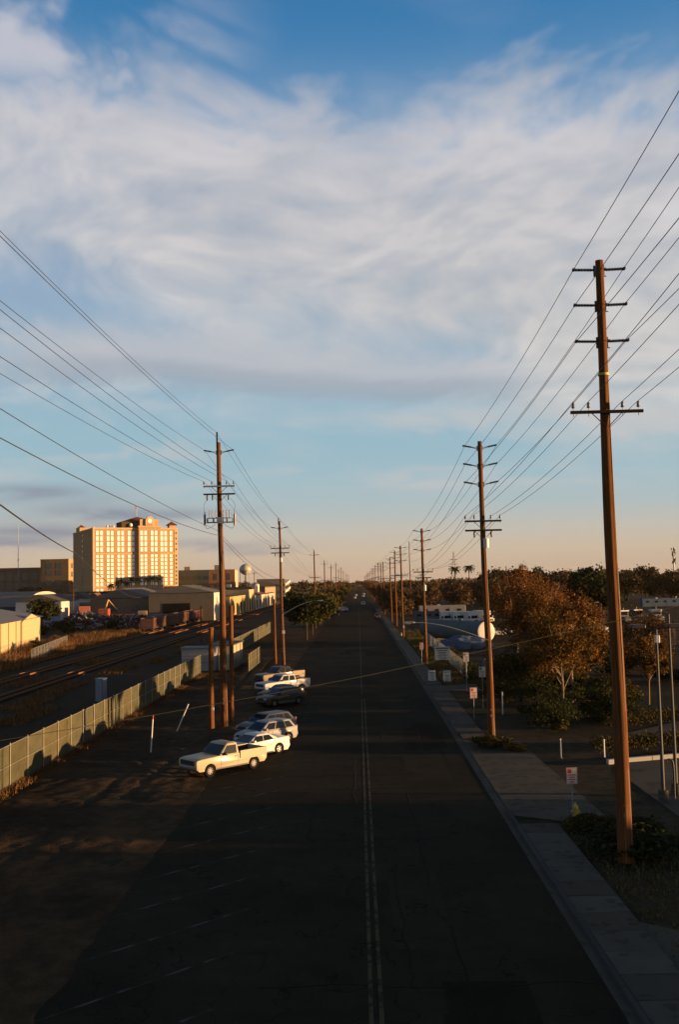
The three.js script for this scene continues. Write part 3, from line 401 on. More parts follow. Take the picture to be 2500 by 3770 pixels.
function paint(r, g, b, rough = 0.32) { return new THREE.MeshPhysicalMaterial({ color: RGB(r, g, b), roughness: 0.5, specularIntensity: 0.45, clearcoat: 0.08, clearcoatRoughness: 0.15 }); }
function car(label, category, s) {
  const name = s.name, t = new THREE.Group(); t.name = name; tag(t, label, category, s.group);
  const c = s.cabin, body = paint(...s.colour), L2 = s.L / 2;
  const h = part('body', hull(s), body, t);
  part('cabin', cabinGeo(c), s.cabinColour ? paint(...s.cabinColour) : body, t);
  for (const z of [-1, 1]) { part('rocker_panel', rbox(s.front - s.rear - 2 * s.r - 0.2, 0.1, 0.06, 0.02, (s.front + s.rear) / 2, s.sill + 0.02, z * (s.W / 2 - 0.02)), M.dark, t); for (const x of [s.front, s.rear]) part('arch_trim', at(new THREE.TorusGeometry(s.r + 0.06, 0.022, 5, 18, Math.PI), x, s.r, z * (s.W / 2 - 0.012) * (1 - 0.02)), s.blackMirror ? M.dark : body, t); }
  part('underbody', box(s.L * 0.9, 0.3, s.W - 0.5, 0, s.sill + 0.2, 0), M.dark, t);
  // side glass, one pane after another
  const P = (u, tt, z) => { const xa = c.x0 + (c.x2 - c.x0) * tt, xb = c.x1 + (c.x3 - c.x1) * tt; return [xa + (xb - xa) * u, c.y0 + (c.y1 - c.y0) * tt, z * (c.w0 + (c.w1 - c.w0) * tt + 0.002)]; };
  for (const z of [-1, 1]) for (const [u0, u1, v0, v1] of s.panes) part('side_window', slab([P(u0, 0.08, z), P(u1, 0.08, z), P(v1, 0.8, z), P(v0, 0.8, z)], 0.012, [0, 0.1, z]), M.glass, t);
  const F = (tt, zz, nose) => [(nose ? c.x1 + (c.x3 - c.x1) * tt : c.x0 + (c.x2 - c.x0) * tt) + (nose ? 0.004 : -0.004), c.y0 + (c.y1 - c.y0) * tt, zz * (c.w0 + (c.w1 - c.w0) * tt - 0.1)];
  for (const nose of [true, false]) part(nose ? 'windscreen' : 'rear_window', slab([F(0.06, -1, nose), F(0.06, 1, nose), F(0.84, 1, nose), F(0.84, -1, nose)], 0.012, [nose ? 0.8 : -0.8, 0.4, 0]), M.glass, t);
  for (const x of [s.front, s.rear]) for (const z of [-1, 1]) wheelParts(t, x, z * (s.W / 2 - 0.125), s.r, s.rim ?? M.rim, s.spokes);
  for (const z of [-1, 1]) {
    part('headlight', rbox(0.1, 0.15, 0.3, 0.03, L2 - 0.03 - (s.lampIn ?? 0.05), s.lampY, z * (s.W / 2 - 0.34)), std(0.55, 0.55, 0.52, 0.15), t);
    part('tail_light', rbox(0.09, s.tailH ?? 0.22, 0.22, 0.03, -L2 + 0.02, s.tailY, z * (s.W / 2 - 0.24)), M.red, t);
    const mi = part('mirror', rbox(0.16, 0.16, 0.2, 0.04, c.x1 - 0.42, c.y0 + 0.1, z * (s.W / 2 + 0.06)), s.blackMirror ? M.dark : body, t);
  }
  part('grille', rbox(0.06, s.grilleH ?? 0.22, s.W * (s.grilleW ?? 0.5), 0.02, L2 + 0.005, s.lampY - 0.02, 0), M.dark, t);
  part('front_bumper', rbox(0.16, 0.2, s.W * 0.82, 0.05, L2 + 0.02, s.sill + 0.24, 0), s.bumper ?? body, t);
  part('rear_bumper', rbox(0.16, 0.2, s.W * 0.82, 0.05, -L2 - 0.02, s.sill + 0.26, 0), s.bumper ?? body, t);
  part('licence_plate', box(0.02, 0.15, 0.3, -L2 - 0.105, s.sill + 0.28, 0), M.white, t);
  for (const z of [-1, 1]) for (const x of s.handles ?? []) part('door_handle', rbox(0.18, 0.035, 0.04, 0.01, x, c.y0 - 0.12, z * (s.W / 2 + 0.005)), s.blackMirror ? M.dark : body, t);
  for (const z of [-1, 1]) for (const x of s.seams ?? []) part('door_seam', box(0.012, c.y0 - s.sill - 0.16, 0.01, x, (c.y0 + s.sill) / 2 + 0.02, z * (s.W / 2 + 0.001)), M.dark, t);
  if (s.bed) {                                       // open load bed behind the cab
    const [b0, b1, y0, y1] = s.bed;
    part('bed_liner', box(b1 - b0 - 0.12, 0.03, s.W - 0.26, (b0 + b1) / 2, y0 + 0.06, 0), M.dark, t);
    for (const z of [-1, 1]) { const q = part('bed_side', rbox(b1 - b0, y1 - y0 + 0.02, 0.1, 0.025, (b0 + b1) / 2, (y0 + y1) / 2 + 0.01, z * (s.W / 2 - 0.055)), body, t); part('liner', box(b1 - b0 - 0.14, y1 - y0 - 0.04, 0.012, (b0 + b1) / 2, (y0 + y1) / 2, z * (s.W / 2 - 0.115)), M.dark, q); part('rail_cap', box(b1 - b0 - 0.04, 0.02, 0.07, (b0 + b1) / 2, y1 + 0.025, z * (s.W / 2 - 0.06)), M.dark, q); }
    part('tailgate', rbox(0.08, y1 - y0, s.W - 0.2, 0.02, b0 + 0.03, (y0 + y1) / 2, 0), body, t);
    part('bed_front', box(0.06, y1 - y0, s.W - 0.2, b1 - 0.03, (y0 + y1) / 2, 0), body, t);
  }
  if (s.rails) for (const z of [-1, 1]) part('roof_rail', tube([[c.x2 + 0.2, c.y1 + 0.01, z * (c.w1 - 0.1)], [c.x2 + 0.4, c.y1 + 0.07, z * (c.w1 - 0.1)], [c.x3 - 0.5, c.y1 + 0.07, z * (c.w1 - 0.1)], [c.x3 - 0.25, c.y1 + 0.01, z * (c.w1 - 0.1)]], 0.018, 14, 5), s.railMat ?? M.steel, t);
  if (s.stripe) for (const z of [-1, 1]) part('side_trim', box(s.stripe[1] - s.stripe[0], 0.06, 0.02, (s.stripe[0] + s.stripe[1]) / 2, s.stripe[2], z * (s.W / 2 + 0.006)), s.stripeMat ?? M.steel, t);
  return t;
}
// put a vehicle so that its left rear wheel stands at (x, D), pointing the given way (degrees from the picture's across-axis)
function park(t, s, x, D, heading) { const a = THREE.MathUtils.degToRad(heading), fx = Math.cos(a), fz = Math.sin(a), lx = s.rear, lz = -(s.W / 2 - 0.125); t.position.set(x - (fx * lx - fz * lz), 0, -D - (fz * lx + fx * lz)); t.rotation.y = -a; }
const H = 136;
{
  const truckTop = (L2, hood, belt, bedY, cb, cf) => [[-L2, bedY - 0.14], [-L2 + 0.02, bedY], [cb, bedY], [cb + 0.02, belt], [cf, belt], [cf + 0.1, hood + 0.02], [L2 - 0.4, hood - 0.03], [L2 - 0.08, hood - 0.07], [L2 - 0.01, hood - 0.14], [L2, hood - 0.3]];
  let s = { name: 'pickup_truck', taper: 0.06, L: 5.35, W: 1.96, sill: 0.42, r: 0.38, front: 1.72, rear: -1.62, colour: [0.46, 0.38, 0.25], top: truckTop(2.675, 1.13, 1.14, 0.8, -0.5, 0.95), cabin: { x0: -0.52, x1: 1.0, x2: -0.44, x3: 0.36, w0: 0.93, w1: 0.79, y0: 1.14, y1: 1.82 }, panes: [[0.14, 0.9, 0.14, 0.86]], bed: [-2.66, -0.56, 0.78, 1.25], lampY: 0.86, tailY: 1.0, tailH: 0.36, bumper: M.galv, blackMirror: 1, seams: [-0.4, 0.9], handles: [-0.22], rim: std(0.16, 0.15, 0.14, 0.5, { metalness: 0.4 }), spokes: 8, grilleH: 0.4, grilleW: 0.72 };
  park(car('cream single-cab pickup with black bed liner at the end of the row', 'pickup truck', s), s, -6.81, 61.4, H - 1);
  s = { name: 'sedan_car', L: 5.0, W: 1.9, sill: 0.24, r: 0.36, front: 1.55, rear: -1.5, colour: [0.74, 0.72, 0.69], top: [[-2.5, 0.62], [-2.48, 0.98], [-2.38, 1.05], [-1.6, 1.06], [-0.9, 1.03], [0.9, 0.97], [1.5, 0.93], [2.2, 0.84], [2.46, 0.7], [2.5, 0.55]], cabin: { x0: -1.75, x1: 1.05, x2: -0.75, x3: 0.15, w0: 0.88, w1: 0.66, y0: 0.98, y1: 1.46 }, panes: [[0.2, 0.53, 0.12, 0.5], [0.55, 0.92, 0.54, 0.96]], lampY: 0.68, tailY: 0.88, blackMirror: 0, seams: [-0.75, 0.25, 1.15], handles: [-0.5, 0.55], rim: std(0.4, 0.39, 0.36, 0.45, { metalness: 0.3 }) };
  park(car('white four-door sedan beside the cream pickup', 'car', s), s, -5.66, 66.6, H);
  const suv = (colour, extra = {}) => ({ name: 'crossover_car', L: 4.6, W: 1.86, sill: 0.28, r: 0.36, front: 1.4, rear: -1.35, colour, top: [[-2.3, 0.7], [-2.28, 1.02], [-2.2, 1.08], [0.85, 1.02], [1.4, 1.0], [2.0, 0.9], [2.26, 0.74], [2.3, 0.58]], cabin: { x0: -2.16, x1: 1.15, x2: -1.7, x3: 0.3, w0: 0.88, w1: 0.68, y0: 1.04, y1: 1.62 }, panes: [[0.08, 0.28, 0.1, 0.3], [0.31, 0.6, 0.33, 0.62], [0.63, 0.9, 0.65, 0.93]], lampY: 0.76, tailY: 0.98, tailH: 0.34, seams: [-0.85, 0.1, 1.0], handles: [-0.6, 0.4], ...extra });
  s = suv([0.3, 0.3, 0.31]); park(car('silver crossover tucked behind the white sedan', 'car', s), s, -5.37, 71.4, H);
  s = suv([0.07, 0.085, 0.115], { L: 4.7, taper: 0.2 }); park(car('blue-grey crossover behind the silver one', 'car', s), s, -5.75, 75.6, H);
  s = suv([0.022, 0.028, 0.028], { L: 4.85, rear: -1.4, front: 1.45, rails: 1, stripe: [-1.0, 1.0, 0.42], name: 'crossover_car' }); park(car('dark green-black estate with roof rails and chrome trim', 'car', s), s, -5.95, 93.2, H + 2);
  s = { name: 'sedan_car', L: 4.7, W: 1.82, sill: 0.24, r: 0.33, front: 1.45, rear: -1.35, colour: [0.02, 0.022, 0.027], top: [[-2.35, 0.6], [-2.33, 0.95], [-2.2, 1.0], [-1.5, 1.0], [0.9, 0.95], [1.5, 0.9], [2.1, 0.8], [2.32, 0.66], [2.35, 0.5]], cabin: { x0: -1.8, x1: 1.05, x2: -0.9, x3: 0.2, w0: 0.84, w1: 0.64, y0: 0.95, y1: 1.45 }, panes: [[0.18, 0.53, 0.1, 0.5], [0.55, 0.92, 0.54, 0.96]], lampY: 0.66, tailY: 0.84 };
  park(car('black sedan half hidden between dark estate and white pickup', 'car', s), s, -6.4, 97.6, H + 2);
  const crew = (colour, extra = {}) => ({ name: 'pickup_truck', taper: 0.07, L: 5.9, W: 2.02, sill: 0.46, r: 0.41, front: 1.95, rear: -1.75, colour, top: truckTop(2.95, 1.2, 1.24, 0.86, -1.1, 1.1), cabin: { x0: -1.12, x1: 1.2, x2: -0.98, x3: 0.5, w0: 0.96, w1: 0.78, y0: 1.24, y1: 1.9 }, panes: [[0.07, 0.4, 0.08, 0.42], [0.47, 0.86, 0.5, 0.9]], bed: [-2.93, -1.16, 0.84, 1.32], lampY: 0.92, tailY: 1.08, tailH: 0.36, blackMirror: 1, seams: [-1.0, 0.0, 1.05], handles: [-0.75, 0.3], grilleH: 0.38, grilleW: 0.66, ...extra });
  s = crew([0.56, 0.55, 0.53]); park(car('white crew-cab pickup nosed in before the dark tan one', 'pickup truck', s), s, -6.3, 104.0, H + 3);
  s = crew([0.24, 0.17, 0.1], { cabinColour: [0.02, 0.022, 0.026], bumper: M.dark }); park(car('dark-cabbed tan pickup last in the row by the lamp pole', 'pickup truck', s), s, -7.4, 113.5, H + 3);
  // traffic far down the street
  s = { ...suv([0.75, 0.74, 0.72]) }; const far = car('small white car parked far along the tree-lined verge', 'car', s); far.position.set(-6.4, 0, -377); far.rotation.y = -2.6;
  const road = [[2.2, 470, -1], [-2.4, 640, 1], [3.4, 700, -1], [-1.8, 760, 1], [4.6, 820, -1]], lab = 'tiny distant car driving on the street towards the horizon';
  road.forEach(([x, D, w]) => dup(far, lab, x, 0, D, w * Math.PI / 2, 'distant traffic'));
  const scrapCars = [[-83, 268, 0.4], [-76, 264, 2.1], [-70, 262, 1.2], [-88.5, 262, 2.8], [-96, 266, 0.2], [-101, 290, 1.9], [-91, 292, 0.9], [-64, 300, 2.4], [-58, 262, 1.4]], yardCars = [[27, 196, 0.5], [31, 204, 0.8], [36, 210, 0.4], [41, 205, 2.2], [45, 214, 0.7], [38, 186, 1.4], [30, 180, 2.9], [49, 200, 0.5], [52, 218, 0.9]];
  { const q = suv([0.10, 0.09, 0.085]); const c0 = car('dusty car standing among the scrap heaps', 'car', { ...q, group: 'cars among the scrap heaps' }); scrapCars.forEach(([x, D, a], i) => { if (i) dup(c0, null, x, 0, D, a); else { c0.position.set(x, 0, -D); c0.rotation.y = a; } }); }
  { const q = suv([0.16, 0.17, 0.19]); const c0 = car('grey car parked in the yard behind the autumn trees', 'car', { ...q, group: 'cars parked behind the autumn trees' }); yardCars.forEach(([x, D, a], i) => { if (i) dup(c0, null, x, 0, D, a); else { c0.position.set(x, 0, -D); c0.rotation.y = a; } }); }
  s = suv([0.05, 0.06, 0.08]); const dk = car('dark parked car by the pavement under the distant poles', 'car', s); dk.position.set(5.6, 0, -300); dk.rotation.y = Math.PI / 2;
}

// ------------------------------------------------------------------ buildings
function rect(t, name, m, w, h, d, x, y, z) { return part(name, worldUV(box(w, h, d, x, y + h / 2, z), 6), m, t); }
function gableRoof(w, h, d, over = 0.4) { const s = new THREE.Shape([new THREE.Vector2(-w / 2 - over, 0), new THREE.Vector2(0, h), new THREE.Vector2(w / 2 + over, 0)]); const g = new THREE.ExtrudeGeometry(s, { depth: d + over * 2, bevelEnabled: false }); g.translate(0, 0, -d / 2 - over); return g; }
function hipRoof(w, d, h, over = 0.6) { const g = new THREE.CylinderGeometry(0.001, Math.SQRT1_2, 1, 4, 1); g.rotateY(Math.PI / 4); g.scale(w + over * 2, h, d + over * 2); g.translate(0, h / 2, 0); const o = g.toNonIndexed(); o.computeVertexNormals(); return o; }
const brick = wallM(0.56, 0.35, 0.18), brickPale = wallM(0.62, 0.42, 0.22), trim = wallM(0.68, 0.50, 0.29), tileRoof = std(0.16, 0.055, 0.035, 0.85), curtain = new THREE.MeshPhysicalMaterial({ color: new THREE.Color().setRGB(0.85, 0.83, 0.76), roughness: 0.95, specularIntensity: 0.1 }), pane = new THREE.MeshPhysicalMaterial({ color: 0xffffff, transmission: 1, thickness: 0, roughness: 0.04, ior: 1.5 }), shadeGlass = std(0.05, 0.08, 0.075, 0.15);
{
  // the hotel: local x along its sunny front, local z out of that front
  const a = THREE.MathUtils.degToRad(27), t = thing('hotel', 'twelve-storey tan brick hotel with white window grid and arched crest', 'building', -163.8, 0, 600, a); t.scale.set(0.88, 1, 1);
  const Wd = 61.5, Dp = 64, top = 47.4;
  rect(t, 'wall', brick, Wd, top, Dp, Wd / 2, 0, -Dp / 2);
  rect(t, 'corner_pier', trim, 1.5, top + 1.2, 1.5, 0.55, 0, -0.55); rect(t, 'corner_pier', trim, 2.6, top + 0.6, 1.2, Wd - 1.2, 0, -0.45);
  rect(t, 'parapet', trim, Wd + 0.4, 1.0, 0.5, Wd / 2, top - 0.2, 0.05); rect(t, 'parapet', trim, 0.5, 0.9, Dp, -0.06, top - 0.2, -Dp / 2);
  rect(t, 'band_course', trim, Wd + 0.3, 0.7, 0.3, Wd / 2, 31.6, 0.08); rect(t, 'band_course', trim, Wd + 0.3, 0.6, 0.3, Wd / 2, 11.0, 0.08); rect(t, 'band_course', brickPale, 0.3, 0.7, Dp, -0.08, 31.6, -Dp / 2); rect(t, 'band_course', brickPale, 0.3, 0.6, Dp, -0.08, 11.0, -Dp / 2);
  const rows = [[43.2, 3.2], [39.7, 3.3], [36.3, 3.3], [32.8, 3.3], [29.3, 1.95], [26.8, 1.95], [24.3, 1.95], [21.8, 1.95], [19.3, 1.95], [16.8, 1.95], [14.2, 1.95], [11.9, 1.8], [8.2, 2.0]];
  const cols = [3.1, 6.0, 10.6, 13.5, 18.1, 21.0, 25.6, 28.5, 34.0, 36.9, 41.6, 44.5, 49.6, 52.4, 56.4];
  const gTall = box(1.9, 2.8, 0.1), gLow = box(1.9, 1.9, 0.1), cTall = box(1.8, 2.7, 0.02), cLow = box(1.8, 1.8, 0.02), gF = box(2.1, 0.14, 0.2), gS = box(0.1, 1.6, 1.3);
  for (const [y, h] of rows) for (const x of cols) { if (y < 9 && x > 8) continue; const w = part('window', h > 3 ? gTall : gLow, trim, t); w.position.set(x, y + h / 2, x > 31.9 && x < 47.9 ? 2.56 : 0.02); const cu = part('curtain', h > 3 ? cTall : cLow, curtain, w); cu.position.z = 0.07; const pn = part('pane', h > 3 ? cTall : cLow, pane, w); pn.position.z = 0.16; const sl = part('sill', gF, trim, w); sl.position.set(0, -(h > 3 ? 1.375 : 0.925) - 0.08, 0.06); }
  for (const [y, h] of rows) { const w = part('window', gS, shadeGlass, t); w.position.set(-0.02, y + h / 2, -32); const w2 = part('window', box(0.9, 1.2, 0.1), shadeGlass, t); w2.position.set(60.2, y + h / 2, 0.16); }
  rect(t, 'central_bay', brick, 16, top + 1.2, 3.1, 39.9, 0, 1);
  rect(t, 'bay_cornice', trim, 16.6, 0.8, 3.5, 39.9, top + 1.1, 1.05);
  rect(t, 'crest_block', brickPale, 13.6, 4.2, 2, 39.9, top + 1.9, 0.8);
  const arch = new THREE.Shape(); arch.moveTo(-3, 0); arch.lineTo(3, 0); arch.lineTo(3, 3.4); arch.absarc(0, 3.4, 3, 0, Math.PI, false); arch.lineTo(-3, 0);
  const ag = new THREE.ExtrudeGeometry(arch, { depth: 1.2, bevelEnabled: true, bevelSize: 0.15, bevelThickness: 0.15, bevelSegments: 1 }); ag.translate(39.9, top + 1.4, 1.6); part('crest_arch', ag, trim, t);
  part('round_window', cyl(1.35, 1.35, 0.3, 20, 39.9, top + 5.0, 3.02, Math.PI / 2), curtain, t);
  part('crest_inset', box(4.0, 1.8, 0.3, 39.9, top + 2.6, 2.9), brick, t);
  // lettering over the bay: small dark bars at this distance
  for (let k = 0; k < 9; k++) part('sign_letter', box(0.62, 0.95, 0.12, 35.7 + k * 1.05, top - 0.4, 2.58), trim, t);
  rect(t, 'penthouse', std(0.1, 0.075, 0.05, 0.9), 26, 4.6, 15, 34, top, -9.5);
  const rf = part('roof', hipRoof(26, 15, 3.8), tileRoof, t); rf.position.set(34, top + 4.6, -9.5);
  rect(t, 'corner_turret', brickPale, 9, 3.4, 12, 5, top, -50); for (const [x, z, y] of [[4.6, -57, 3.4], [58, -3.5, 2.6]]) { const r = part('turret_roof', hipRoof(6, 6, 2.6), tileRoof, t); r.position.set(x, top + y, z); }
  rect(t, 'corner_turret', brickPale, 4.6, 2.6, 4.6, 58, top, -3.5);
  part('flagpole', rod([34, top + 8, -9.5], [34, top + 16.3, -9.5], 0.14, 0.08), M.white, t); part('flag', box(0.9, 2.4, 0.12, 33.5, top + 14.4, -9.5), M.red, t);
  for (const [x, z] of [[11, -4], [13.4, -5], [15.5, -4]]) part('roof_dish', merge([cyl(0.6, 0.6, 1.3, 8, x, top + 1, z), ball(0.8, x, top + 1.9, z, 8)]), M.white, t);
  part('satellite_dish', at(new THREE.SphereGeometry(1.8, 14, 8, 0, Math.PI * 2, 0, 0.9), 27.2, top + 2.2, -2, 1.25), M.white, t);
}
function block(name, label, mWall, x0, x1, d0, d1, h, o = {}) {          // plain block with its own face at d0 and a parapet
  const t = thing(name, label, 'building', (x0 + x1) / 2, 0, d0, o.turn ?? 0), w = x1 - x0, d = d1 - d0;
  rect(t, 'wall', mWall, w, h, d, 0, 0, -d / 2);
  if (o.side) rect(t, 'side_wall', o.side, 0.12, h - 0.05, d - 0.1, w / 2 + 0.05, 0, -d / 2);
  if (!o.noParapet) { rect(t, 'parapet', o.trim ?? mWall, w + 0.3, 0.4, 0.3, 0, h, -0.1); rect(t, 'parapet', o.trim ?? mWall, 0.3, 0.4, d - 0.6, w / 2 - 0.05, h, -d / 2); }
  part('roof_deck', box(w - 0.4, 0.06, d - 0.4, 0, h + 0.1, -d / 2), o.roof ?? std(0.1, 0.095, 0.085, 0.9), t);
  if (o.gable) { const g = gableRoof(o.along ? d : w, o.gable, o.along ? w : d, 0.3); if (o.along) g.rotateY(Math.PI / 2); g.translate(0, h + 0.14, -d / 2); part('roof', g, o.roof ?? std(0.12, 0.115, 0.105, 0.8), t); }
  for (const [x, y, ww, hh] of o.front ?? []) part('window', box(ww, hh, 0.08, x, y, 0.03), o.glass ?? shadeGlass, t);
  for (const [z, y, ww, hh] of o.flank ?? []) part('window', box(0.1, hh, ww, w / 2 + 0.1, y, -z), o.glass ?? shadeGlass, t);
  for (const [x, y, ww, hh] of o.doors ?? []) part('door', box(ww, hh, 0.1, x, y + hh / 2, 0.04), std(0.012, 0.012, 0.012, 0.9), t);
  for (const [x, z, s] of o.vents ?? []) part('roof_unit', rbox(s, s * 0.7, s, 0.06, x, h + 0.35 * s + 0.1, -z), M.galv, t);
  return t;
}
const grid = (n, x0, dx, ys, w, h) => { const out = []; for (const y of ys) for (let i = 0; i < n; i++) out.push([x0 + i * dx, y, w, h]); return out; };
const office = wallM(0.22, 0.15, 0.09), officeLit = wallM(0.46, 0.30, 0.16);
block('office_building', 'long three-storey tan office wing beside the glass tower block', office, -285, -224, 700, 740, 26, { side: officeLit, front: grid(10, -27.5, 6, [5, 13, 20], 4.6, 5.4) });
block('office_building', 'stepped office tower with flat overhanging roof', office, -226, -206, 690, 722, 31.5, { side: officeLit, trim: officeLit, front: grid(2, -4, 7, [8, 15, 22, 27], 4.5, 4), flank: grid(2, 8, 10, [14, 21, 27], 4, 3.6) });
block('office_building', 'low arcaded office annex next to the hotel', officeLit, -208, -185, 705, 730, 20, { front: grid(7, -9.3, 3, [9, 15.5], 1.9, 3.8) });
block('parking_structure', 'dark flat-roofed parking block in front of the offices', std(0.035, 0.034, 0.032, 0.9), -240, -150, 560, 600, 8.5, { front: grid(12, -41, 7.4, [3.5, 6.4], 6.4, 1.2) });
block('market_hall', 'pale low shop with lit sign boards beside the hotel', wallM(0.6, 0.5, 0.36), -188, -168, 640, 655, 12.5, { front: [[-6, 10, 6, 2.4], [4, 10, 6, 2.4]], glass: trim });
{
  const t = thing('arched_hall', 'arched-roof hall with sunlit round end wall', 'building', -142, 0, 440, 0.62);
  const s = new THREE.Shape(); s.moveTo(-9, 0); s.lineTo(9, 0); s.lineTo(9, 5); for (let k = 1; k < 16; k++) { const a = k / 16 * Math.PI; s.lineTo(Math.cos(a) * 9, 5 + Math.sin(a) * 5); } s.lineTo(-9, 5);
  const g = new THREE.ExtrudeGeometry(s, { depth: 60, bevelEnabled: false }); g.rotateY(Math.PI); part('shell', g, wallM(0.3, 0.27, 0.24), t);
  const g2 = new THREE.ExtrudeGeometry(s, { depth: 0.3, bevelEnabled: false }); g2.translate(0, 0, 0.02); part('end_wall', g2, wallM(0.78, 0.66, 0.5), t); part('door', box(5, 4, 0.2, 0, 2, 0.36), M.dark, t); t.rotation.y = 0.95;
}
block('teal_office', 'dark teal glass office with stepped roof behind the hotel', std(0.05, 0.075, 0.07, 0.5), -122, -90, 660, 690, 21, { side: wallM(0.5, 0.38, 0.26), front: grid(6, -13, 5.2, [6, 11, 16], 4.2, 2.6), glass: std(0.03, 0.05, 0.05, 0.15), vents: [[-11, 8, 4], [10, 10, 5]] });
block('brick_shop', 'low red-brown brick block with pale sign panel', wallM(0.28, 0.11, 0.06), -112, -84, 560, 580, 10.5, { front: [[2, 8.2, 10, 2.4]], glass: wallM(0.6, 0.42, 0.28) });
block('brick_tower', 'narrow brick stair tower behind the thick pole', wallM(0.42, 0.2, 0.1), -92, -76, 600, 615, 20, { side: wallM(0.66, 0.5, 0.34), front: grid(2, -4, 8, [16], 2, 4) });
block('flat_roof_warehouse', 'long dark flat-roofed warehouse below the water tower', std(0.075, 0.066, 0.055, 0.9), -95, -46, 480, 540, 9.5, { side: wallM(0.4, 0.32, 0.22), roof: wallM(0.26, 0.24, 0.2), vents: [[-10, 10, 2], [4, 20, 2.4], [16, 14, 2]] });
// trackside sheds with sunny flanks
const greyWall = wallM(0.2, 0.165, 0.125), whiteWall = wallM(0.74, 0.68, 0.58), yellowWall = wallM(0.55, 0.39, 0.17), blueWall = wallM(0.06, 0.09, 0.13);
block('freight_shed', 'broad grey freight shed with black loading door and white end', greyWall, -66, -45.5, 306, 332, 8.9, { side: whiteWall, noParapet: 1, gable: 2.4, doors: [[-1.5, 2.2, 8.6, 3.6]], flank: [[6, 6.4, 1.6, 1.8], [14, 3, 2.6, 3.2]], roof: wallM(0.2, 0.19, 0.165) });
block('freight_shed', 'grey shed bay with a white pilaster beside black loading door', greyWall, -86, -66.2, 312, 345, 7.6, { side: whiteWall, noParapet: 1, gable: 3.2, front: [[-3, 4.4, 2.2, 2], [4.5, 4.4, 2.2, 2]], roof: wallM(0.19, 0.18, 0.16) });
block('warehouse', 'long blue-grey warehouse with pale metal roof behind the scrap yard', blueWall, -128, -86.4, 330, 372, 5.2, { noParapet: 1, gable: 3.4, along: 1, roof: wallM(0.24, 0.21, 0.18), vents: [[8, 6, 1.6], [12, 6, 1.6]] });
block('warehouse', 'dark hipped warehouse roof in front of the hotel', std(0.09, 0.08, 0.07, 0.9), -88, -58, 390, 440, 6.6, { noParapet: 1, gable: 3.6, along: 1, roof: wallM(0.15, 0.14, 0.12) });
block('storage_shed', 'yellow storage shed with deep buttress shadows by the tracks', yellowWall, -66, -45, 340, 392, 6.6, { roof: wallM(0.2, 0.18, 0.14), flank: [[8, 2.5, 3, 4], [20, 2.5, 3, 4], [33, 2.5, 3, 4], [44, 2.5, 3, 4]] });
block('storage_shed', 'taller tan storage shed with flat false front', wallM(0.7, 0.5, 0.26), -60, -44.6, 394, 416, 8.6, { flank: [[6, 3, 3, 5], [15, 3, 3, 5]] });
block('storage_shed', 'long pale shed with red-brown roof further along the tracks', wallM(0.66, 0.55, 0.4), -62, -44.8, 420, 520, 6.2, { noParapet: 1, gable: 2.4, roof: wallM(0.24, 0.11, 0.08), flank: [[10, 2.4, 3, 3.6], [24, 2.4, 3, 3.6], [38, 2.4, 3, 3.6], [52, 2.4, 3, 3.6], [66, 2.4, 3, 3.6], [80, 2.4, 3, 3.6]] });
{
  const t = thing('silo', 'white cylindrical silo behind the storage sheds', 'silo', -44.5 - 5, 0, 470); part('drum', cyl(1.8, 1.8, 11, 20, 0, 5.5, 0), whiteWall, t); part('cap', cyl(1.9, 0.5, 1.0, 20, 0, 11.5, 0), M.galv, t); part('ladder', box(0.4, 10, 0.1, 0.9, 5.4, 1.75), M.steel, t);
}
{
  const t = thing('ramp_building', 'multi-level building with three sunlit sloping white ramps', 'building', -42.3, 0, 560), w = wallM(0.3, 0.24, 0.17);
  rect(t, 'wall', w, 16, 13.5, 40, -8, 0, -20); for (let k = 0; k < 3; k++) { part('ramp', box(0.5, 1.3, 42, 0.3, 3.4 + k * 4.0, -20, 0.055, 0, 0), whiteWall, t); part('opening', box(0.2, 1.9, 36, 0.08, 5.4 + k * 3.6, -20), shadeGlass, t); }
  part('roof_deck', box(16, 0.3, 40, -8, 13.7, -20), M.galv, t);
}
{
  const t = thing('water_tower', 'round pale water tower on slender legs', 'water tower', -104, 0, 900);
  part('tank', at(new THREE.SphereGeometry(5.6, 28, 18).scale(1, 0.9, 1), 0, 24.5, 0), std(0.5, 0.45, 0.38, 0.5), t); part('walkway', at(new THREE.TorusGeometry(5.8, 0.18, 6, 32), 0, 23.2, 0, Math.PI / 2), M.steel, t); part('riser', cyl(0.7, 0.7, 22, 10, 0, 11, 0), M.galv, t);
  for (let k = 0; k < 6; k++) { const a = k * Math.PI / 3 + 0.2; part('leg', rod([Math.cos(a) * 5.6, 0, Math.sin(a) * 5.6], [Math.cos(a) * 5.3, 23.2, Math.sin(a) * 5.3], 0.24), M.galv, t); }
}
